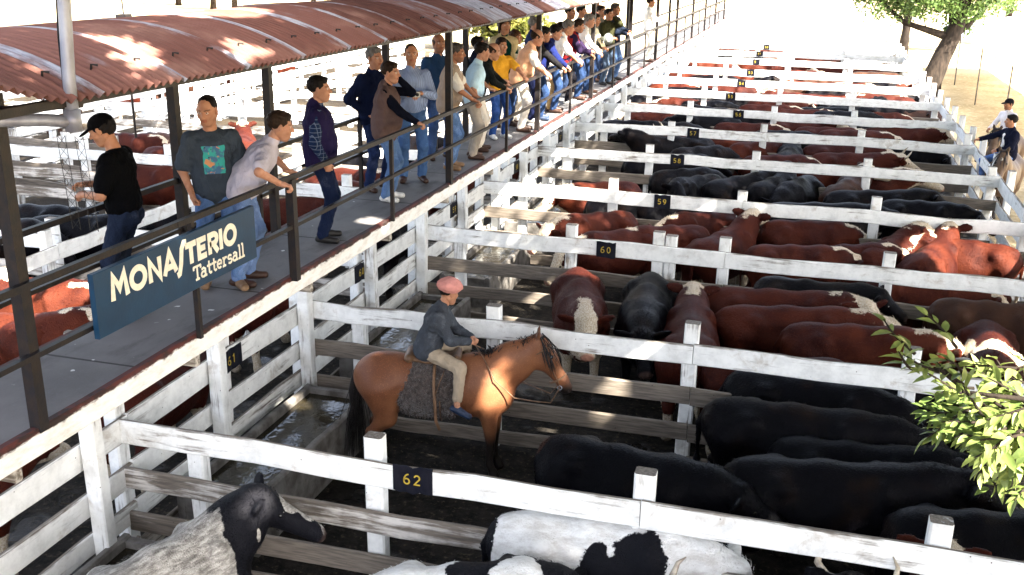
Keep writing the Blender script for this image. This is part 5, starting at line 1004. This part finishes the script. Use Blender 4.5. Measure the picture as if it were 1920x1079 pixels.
stand(1117, 38, -4.60, -10, 'man in cream pullover with both hands on the rail', lean=12, rh=('rail', .2), lh=('rail', .2), top=('sweater', '#e6ddc4', 'plain'), legs=BJ, hair=('short', 'brown'), skin=0)
stand(1070, 24, -5.15, -20, 'dark haired man at the rear left of the dark roof post', top=('shirt', '#3c4048', 'plain'), hair=('short', 'black'), skin=2)
stand(1091, 22, -5.15, -10, 'black haired man at the rear behind the leaning group', top=('shirt', '#6a6a70', 'plain'), hair=('short', 'black'), skin=0)
stand(1117, 8, -5.15, -40, 'man in a red shirt at the rear of the crowd', top=('shirt', '#b8243a', 'plain'), hair=('crop', 'brown'), skin=0)
stand(1128, 22, -4.95, -30, 'man with short brown hair in grey behind the megaphone', top=('shirt', '#7d7a72', 'plain'), hair=('short', 'brown'), skin=0)
_, p27 = stand(1142, 28, -4.64, -28, 'man in olive green jacket speaking beside a megaphone', rh=('at', .30, -.16, .18), lh=('ear',), top=('jacket', '#3a3a26', 'plain'), legs=('#4a5a70', 'denim'), hair=('short', 'black'), skin=0, shoe='black')
_, p28 = stand(1155, 18, -4.66, -15, 'man at the end of the line holding white papers over the rail', rh=('at', .36, -.06, .16), lh=('at', .36, .10, .2), top=('jacket', '#1b2230', 'plain'), legs=LJ, hair=('short', 'greying'), skin=0, shoe='black')
stand(1220, 22, -4.6, 10, 'lone man in white farther along the sunny walkway', h=1.78, rh=('at', .4, -.05, .2), lh=('at', .4, .08, .2), top=('shirt', '#f2efe8', 'plain'), legs=('#e2ddd2', 'plain'), hair=('short', 'brown'), skin=0)
# print on the grey tee shirt, telephone, camera, papers, megaphone
def box_thing(name, lab, cat, c, sz, R, mat, extra=None):
    o = MB().box((0, 0, 0), sz).build(name, mat); o.matrix_world = Matrix.Translation(Vector(c)) @ Matrix([list(r) for r in R]).to_4x4(); tag(o, lab, cat); return o
S = SDF(); Rt = p2['Rt']
Vp = []; Fp = []; n1, n2 = 14, 18
for i in range(n1 + 1):
    for j in range(n2 + 1):
        y = -.085 + .17 * i / n1; z = .14 + .24 * j / n2; Vp.append(p2['loc'](.128 + .012 * math.cos(z * 9) - 2.6 * y * y, y, z))
Fp = [(i * (n2 + 1) + j, (i + 1) * (n2 + 1) + j, (i + 1) * (n2 + 1) + j + 1, i * (n2 + 1) + j + 1) for i in range(n1) for j in range(n2)]
t = NT('tee_print_ink'); v = t.vec(); c = t.mix(t.ramp(t.noise(v, 12, 3), .45, .55), (.03, .30, .27), (.05, .12, .22)); c = t.mix(t.ramp(t.noise(v, 16, 3, .5, 1), .58, .64), c, (.5, .22, .10)); MP = t.fin(c, .8)
pr = link('shirt_print', mesh_np('shirt_print', np.array(Vp), Fp), MP, p2root); sm = pr.modifiers.new('t', 'SOLIDIFY'); sm.thickness = .012
# snap the print onto the cloth front
Q0 = [o for o in p2root.children if o.name.startswith('tee_shirt')][0]
bpy.context.view_layer.update()
for vtx in pr.data.vertices:
    ok, co, nn, _ = Q0.closest_point_on_mesh(vtx.co)
    if ok: vtx.co = co + nn * .003
pr.modifiers.remove(sm)
WHITE = simple('white_paper', (.75, .75, .74), (.65, .65, .65), 9, .8, 0); SILV = simple('silver_plastic', (.4, .4, .42), (.2, .2, .2), 20, .35, 0, metal=.4); DARKP = simple('dark_plastic', (.02, .02, .022), None, 9, .35, 0)
I3 = np.eye(3)
box_thing('mobile_phone', 'dark mobile phone held to the ear of the man in the brown vest', 'phone', p5['palm_l'] + (.0, -.02, .02), (.02, .045, .10), rotm((0, 1, 0), .3), DARKP)
cm = box_thing('pocket_camera', 'small silver camera in the hands of the man in the striped shirt', 'camera', (p7['palm_l'] + p7['palm_r']) / 2 + (.02, -.03, .03), (.11, .035, .065), rotm((0, 0, 1), .5), SILV)
mb = MB(); mb.tube([(.015, -.017, 0), (.015, -.04, 0)], .022, 12); mb.build('lens', DARKP, cm, True)
box_thing('booklet', 'folded paper in the hands of the man in the black cap', 'paper', (p1['palm_l'] + p1['palm_r']) / 2 + (-.02, 0, .02), (.13, .10, .006), rotm((0, 1, 0), .5), WHITE)
box_thing('paper_sheaf', 'white papers held over the rail by the last man in line', 'paper', p28['palm_r'] + (.05, 0, -.08), (.02, .22, .30), rotm((0, 1, 0), -.3), WHITE)
Pm = atx(1135, 73, -4.40); mg = thing('megaphone', tuple(Pm), math.radians(-45)); tag(mg, 'grey megaphone with its horn pointing at the camera', 'megaphone')
mb = MB(); mb.tube([(-.20, 0, 0), (-.02, 0, 0), (.05, 0, 0), (.10, 0, 0), (.115, 0, 0)], [.035, .042, .07, .125, .13], 20); mb.build('horn', simple('megaphone_grey', (.16, .18, .17), None, 9, .45, 0), mg, True); mb = MB(); mb.tube([(.116, 0, 0), (.13, 0, 0)], .045, 16); mb.build('horn_centre', WHITE, mg); mb = MB(); mb.box((-.12, 0, -.08), (.03, .03, .12)); mb.build('handle', DARKP, mg)
# ---- the bay horse and its rider
HORSE = horse_mesh(); HP = (-3.75, 10.02, 0); HH = 14
BAY = M_horse('bay_horse_coat', (.19, .077, .035), (.12, .044, .021), (.012, .009, .008)); DARKH = M_horse('dark_brown_horse_coat', (.10, .062, .04), (.06, .036, .024), (.02, .014, .012))
horse(HP, HH, 'bay horse with black mane and legs standing in the pen under its rider', BAY)
tack(HP, HH, (.42, 0, 1.60), 'brown leather bridle and reins on the bay horse', 'dark shaggy sheepskin saddle on the bay horse')
person(HP, HH, 'rider in pink beret and faded denim jacket sitting on the bay horse', h=1.74, lean=20, yaw=38, pitch=2, sit=dict(pelvis=(-.12, 0, 1.56), foot=((.27, .40, 1.04), (.25, -.42, 1.02)), hint=((1, .35, .3), (1, -.35, .2)), toe=(.9, -.1, -.35)),
       lh=('at', .50, .03, .12, (.8, -.6, -.1), (0, .6, .8), 'fist'), rh=('at', .48, -.05, .10, (.8, .5, -.1), (0, -.6, .8), 'fist'), top=('jacket', '#41454c', 'denim'), legs=('#a3937e', 'plain'), shoe='navy', hair=('beret', '#cc8c84'), skin=0, res=.012)
# ---- riders at the right fence
PR = at(1888, 222, 2.46); horse((PR[0] + .12, PR[1] - .15, 0), 256, 'dark brown horse at the right edge under the man in the navy jacket', DARKH, False, 1.12)
person((PR[0] + .12, PR[1] - .15, 0), 200, 'man in navy jacket and white shirt on horseback reaching to the fence', h=1.88, lean=2, yaw=-20, sit=dict(pelvis=(.0, 0, 1.68), foot=((.30, .40, 1.0), (.30, -.40, 1.0)), hint=((1, .5, .9), (1, -.5, .9))), rh=('at', .52, -.30, .26), lh=('at', .3, .1, .1), top=('jacket', '#15182a', 'plain'), over=('shirt_front', '#e8e4e6', 'plain'), legs=('#5a78b0', 'denim'), hair=('short', 'black'), skin=0, res=.016, group='riders in the lane')
PR2 = at(1898, 192, 2.46); horse((PR2[0], PR2[1], 0), 250, 'horse under the rider in the white shirt and dark cap', DARKH, False, 1.12)
person((PR2[0], PR2[1], 0), 215, 'rider in white shirt and flat dark cap behind the other rider', h=1.88, lean=6, sit=dict(pelvis=(.0, 0, 1.68), foot=((.30, .40, 1.0), (.30, -.40, 1.0)), hint=((1, .5, .9), (1, -.5, .9))), rh=('at', .4, -.16, .1), lh=('at', .3, .1, .1), top=('shirt', '#e9e2e4', 'plain'), legs=('#40485c', 'denim'), hair=('cap', '#15151c'), skin=2, res=.018, group='riders in the lane')
# ---- white shed roof by the lane
sh = thing('lane_shelter', (6.6, 32, 0)); tag(sh, 'low white sheet roof on thin posts beside the riders lane', 'shelter')
mb = MB(); ny = 90
Vs = []; 
for i in range(ny + 1):
    for j in range(9): x = j * .7; y = 30 * i / ny; Vs.append((x, y, 2.45 + x * .16 + .02 * math.sin(y * 14) - .05 * (j == 0) * abs(math.sin(y * 3.5))))
mb.geo(Vs, [(i * 9 + j, i * 9 + j + 1, (i + 1) * 9 + j + 1, (i + 1) * 9 + j) for i in range(ny) for j in range(8)]); mb.build('roof', simple('white_sheet', (.80, .80, .78), (.66, .65, .62), 3, .6, .003), sh)
for y in np.arange(.3, 30, 7.4): mb = MB(); mb.tube([(.15, y, 0), (.12, y, 2.44)], .028, 7); mb.build('post', M_CONC, sh, True)
for y in np.arange(.3, 30, 3.7): mb = MB(); mb.tube([(5.4, y, 0), (5.4, y, 3.28)], .05, 7); mb.build('post', BARK, sh, True)
# ---- trees
tr = np.random.default_rng(11)
tree('broad_tree', (4.75, 47.0, 0), [(0, 0, -.1), (.15, .1, .9), (.45, .3, 1.9), (.75, .4, 2.7), (1.1, .5, 4.2)], [((-.7, -.2, 4.6), 1.5), ((-2.1, .2, 4.4), 1.3), ((.9, .2, 4.4), 1.3), ((2.4, .6, 4.9), 1.4), ((.2, .4, 6.0), 2.0), ((-1.6, .4, 6.0), 1.7), ((2.2, .8, 6.4), 1.8), ((.9, 1.2, 3.4), .8), ((-3.2, 0, 4.9), 1.0)], LEAF, 30000, .10, 'tree with leaning dark trunk and light green crown beside the lane', tr, r0=.48)
tree('slender_tree', (4.6, 60.5, 0), [(0, 0, 0), (.05, 0, 2), (.1, 0, 4), (.1, 0, 6)], [((0, 0, 3.0), .8), ((.1, 0, 4.2), 1.1), ((0, 0, 5.6), 1.6)], LEAF, 5000, .11, 'slender ivy clad tree standing behind the leaning one', tr, r0=.25)
for i, (x, y, z, r) in enumerate([(8.5, 75, 5, 3.2), (13, 82, 6, 4), (18, 70, 5, 3.4), (25, 95, 6, 4.5), (-52, 86, 4.2, 3.2), (-58, 92, 4.5, 3.5), (-66, 98, 5, 4), (-47, 92, 4, 3), (-20, 62, 3.4, 2.4), (-15, 50, 3.0, 1.9)]):
    tree('distant_tree', (x, y, 0), [(0, 0, 0), (.1, 0, z * .5), (.1, .1, z * .9)], [((0, 0, z), r * .8), ((r * .6, .3, z * .8), r * .6), ((-r * .6, -.2, z * .85), r * .6)], LEAFY, 3500, .20, f"pale sunlit tree in the far distance, {['behind the leaning trunk', 'right of the slender tree', 'over the white shelter', 'at the right horizon', 'at the top left corner', 'second from the top left corner', 'at the far left horizon', 'nearest the lamp pipe', 'between the roof and the bald man', 'seen under the far roof'][i]}", tr, LEAFY, r0=.25, group='distant trees')
# unseen shade trees, their crowns laid out to shade the pens and left yard
RAYS = [(tuple(at(1890, 860, 4.3)), .42), (tuple(aty(938, 690, 9.9)), .04), (tuple(aty(930, 735, 9.85)), .04), (tuple(aty(964, 668, 10.0)), .02), (tuple(aty(1052, 700, 10.3)), .0), (tuple(aty(720, 640, 9.7)), .03), (tuple(atx(178, 345, -4.95)), .11), (tuple(atx(362, 300, -4.85)), .10), (tuple(atx(395, 290, -4.8)), .05), (tuple(at(20, 580, 1.2)), .7), (tuple(at(1085, 508, 1.3)), .22), (tuple(aty(1185, 708, 10.75)), .16), (tuple(aty(1240, 780, 10.75)), .12), (tuple(at(70, 570, 1.2)), .8), (tuple(at(130, 610, 1.2)), .6), (tuple(at(1850, 480, 1.3)), .9), (tuple(at(1860, 650, 1.3)), .35), (tuple(at(1880, 945, 1.2)), .25), (tuple(at(170, 345, 4.1)), .12), (tuple(aty(800, 870, 10.7)), .1), ((-4.95, 9.7, 1.35), .12), (tuple(at(650, 745, 2.9)), .1), (tuple(at(700, 415, 2.9)), .12)]  # spots kept sunlit: crown leaves on these sun lines are pruned for dapples
tr = np.random.default_rng(5)
SHADE = [((-17, 8.5), [((4, 3.5, 10), 2.4), ((7, 5.5, 10.2), 2.5), ((10, 8, 10.6), 2.5), ((5, 8, 10.6), 2.6), ((8, 11.5, 11), 2.6), ((3, 12, 10.6), 2.4), ((11, 13, 11), 2.3)]), ((-9.8, 3.2), [((5.5, 2.2, 10.2), 2.3), ((7.5, 4.6, 10.4), 2.4), ((5, 6.2, 10.6), 2.4), ((9, 7.6, 10.8), 2.4), ((6.5, 9.6, 11), 2.5), ((3.4, 3.8, 10.4), 2.2), ((3.6, 8, 11), 2.3)]), ((11.5, 17.5), [((-1, 0, 9), 2.6), ((-4, 1, 9.2), 2.6), ((-6.5, 2.5, 9.6), 2.4), ((-3, 4, 10), 2.6), ((0, 3.5, 10.5), 2.6), ((-5.5, -1.5, 10.2), 2.2)]), ((12.5, 24.5), [((-1, 0, 9), 2.6), ((-4, 1, 9.2), 2.4), ((-6.5, 0, 9.8), 2.3), ((-3, 3.5, 10), 2.4)]), ((4.6, 7.2), [((-2, 0, 10.2), 2.6), ((-4.5, 1.5, 10.6), 2.4), ((-2, 3, 10.6), 2.5), ((-6, 3.5, 11), 2.2), ((0, 1.5, 12), 2.6), ((-4, -1.5, 11.8), 2.3)]), ((13.2, 21), [((0, 0, 8.5), 2.8), ((-2, 2, 9), 2.4), ((2, 2, 10), 2.8), ((-1, -2.5, 9.5), 2.5)]), ((15, 27.5), [((0, 0, 8.5), 2.8), ((-2.5, 1, 9), 2.4), ((2, -1, 10), 2.8)]),((7.5, -1.5), [((0, 0, 9), 3.2), ((3, 1, 8.5), 3), ((-2.5, 1.5, 9.5), 2.6), ((1, -3, 9.5), 3), ((1, 2, 11.5), 3)]), ((10.5, 4.0), [((0, 0, 9), 3.4), ((3, 2, 9), 3), ((-3, 1, 9.5), 2.8), ((0, 3, 11), 3.2), ((1, -2, 11.5), 3)]), ((9.0, 9.8), [((0, 0, 9), 3.2), ((3, 1, 9), 3), ((-2, -1, 9), 2.6), ((1, 2, 11), 3)]), ((15.5, -1), [((0, 0, 9.5), 3.6), ((2, 3, 11), 3.4), ((-2, -3, 11), 3.4)]), ((15, 7.5), [((0, 0, 9.5), 3.6), ((2, 2, 11), 3.2), ((-1, -3, 11.5), 3.2)]), ((14, 14.5), [((0, 0, 9), 3.0), ((-1, -2, 11), 2.8), ((-4, 1, 9), 2.4)]),
  ((3.6, -3.2), [((-.5, 1.5, 9.6), 2.8), ((-3, 2.8, 9.8), 2.6), ((1.5, 3.5, 9.6), 2.6), ((-1, 5.5, 10), 2.4), ((-1, 1, 11.5), 2.8), ((-4.5, 4.5, 10.2), 2.2)]), ((5.2, 3.4), [((0, 0, 9.5), 2.6), ((-1, 2.5, 10), 2.5), ((1.5, 3, 10.5), 2.6), ((-2.5, 1, 10.6), 2.2), ((1, 1, 12), 2.6)])]
for i, (b, cl) in enumerate(SHADE):
    tree('shade_tree', (b[0], b[1], 0), [(0, 0, -.1), (.1, .1, 2.5), (-.1, .2, 5), (0, 0, 8.5)], [((c[0] - 2.3, c[1] + .9, c[2]), r) for c, r in cl], LEAF, 22000, .17, f"tall shade tree standing out of the picture, {['farther out on the left', 'left of the walkway', 'beside the middle pens', 'beside the far pens', 'standing by the near walkway', 'farther back along the lane', 'farthest along the lane', 'behind the riders', 'at the lane corner', 'by the middle pens', 'set back from the lane', 'deep in the grove', 'beyond the near grove', 'nearest to the camera', 'second nearest to the camera'][i]}", tr, LEAF, [(q, r + .10) for q, r in RAYS], .3, 'shade trees by the pens', .6)
# leafy branch near the viewpoint
lb = thing('leafy_tree', (2.1, 2.9, 0)); tag(lb, 'glossy green leafy branch reaching in at the right edge close to the camera', 'tree branch')
mb = MB(); tb = MB(); rg = np.random.default_rng(3); tb.tube([(0, 0, 0), (.05, .1, 2), (0, .1, 4), (-.1, .2, 5.2), (-.1, .3, 7)], [.11, .09, .07, .055, .03], 10)
base = np.array([2.1, 2.9, 0.])
def pt(px, py, dist): return EYE + ray(px, py) * dist - base
hub = pt(1960, 800, 3.1)
tb.tube([(-.05, .15, 4.6), (np.array((-.05, .15, 4.6)) + hub) / 2 + (0, 0, .12), hub], [.035, .028, .02], 7)
for px, py, ds, dx, dy, n in [(1900, 745, 3.0, -1, -.15, 5), (1840, 760, 3.0, -1, .1, 6), (1780, 740, 2.9, -1, -.5, 5), (1880, 800, 3.1, -1, .3, 7), (1830, 820, 3.0, -1, .35, 7), (1900, 850, 3.05, -1, .5, 7), (1860, 800, 3.0, -1, .3, 6), (1890, 780, 3.0, -1, .2, 7), (1920, 790, 3.05, -1, .25, 7), (1850, 790, 3.1, -1, .4, 7), (1910, 830, 3.05, -1, .35, 7), (1940, 760, 3.2, -1, .2, 7), (1850, 720, 3.15, -1, -.05, 5), (1800, 790, 3.05, -1, .25, 6), (1910, 710, 3.2, -1, -.1, 4), (1740, 700, 2.85, -.7, -.8, 4), (1890, 830, 2.9, -.9, .5, 7), (1935, 830, 3.0, -1, .2, 7), (1870, 770, 3.2, -1, .1, 6)]:
    p = pt(px + 25, py - 5, ds); tb.tube([hub, (hub + p) / 2 + rg.normal(0, .02, 3), p], [.010, .008, .0055], 5)
    for _ in range(4): leafy_sprig(mb, tb, p + rg.normal(0, .045, 3), RIGHT * dx - UP * (dy + rg.normal(0, .25)) + FWD * rg.normal(0, .6), rg, .13, n, .060)
tb.build('branch', BARK, lb, True); mb.build('foliage', LEAF2, lb, True)
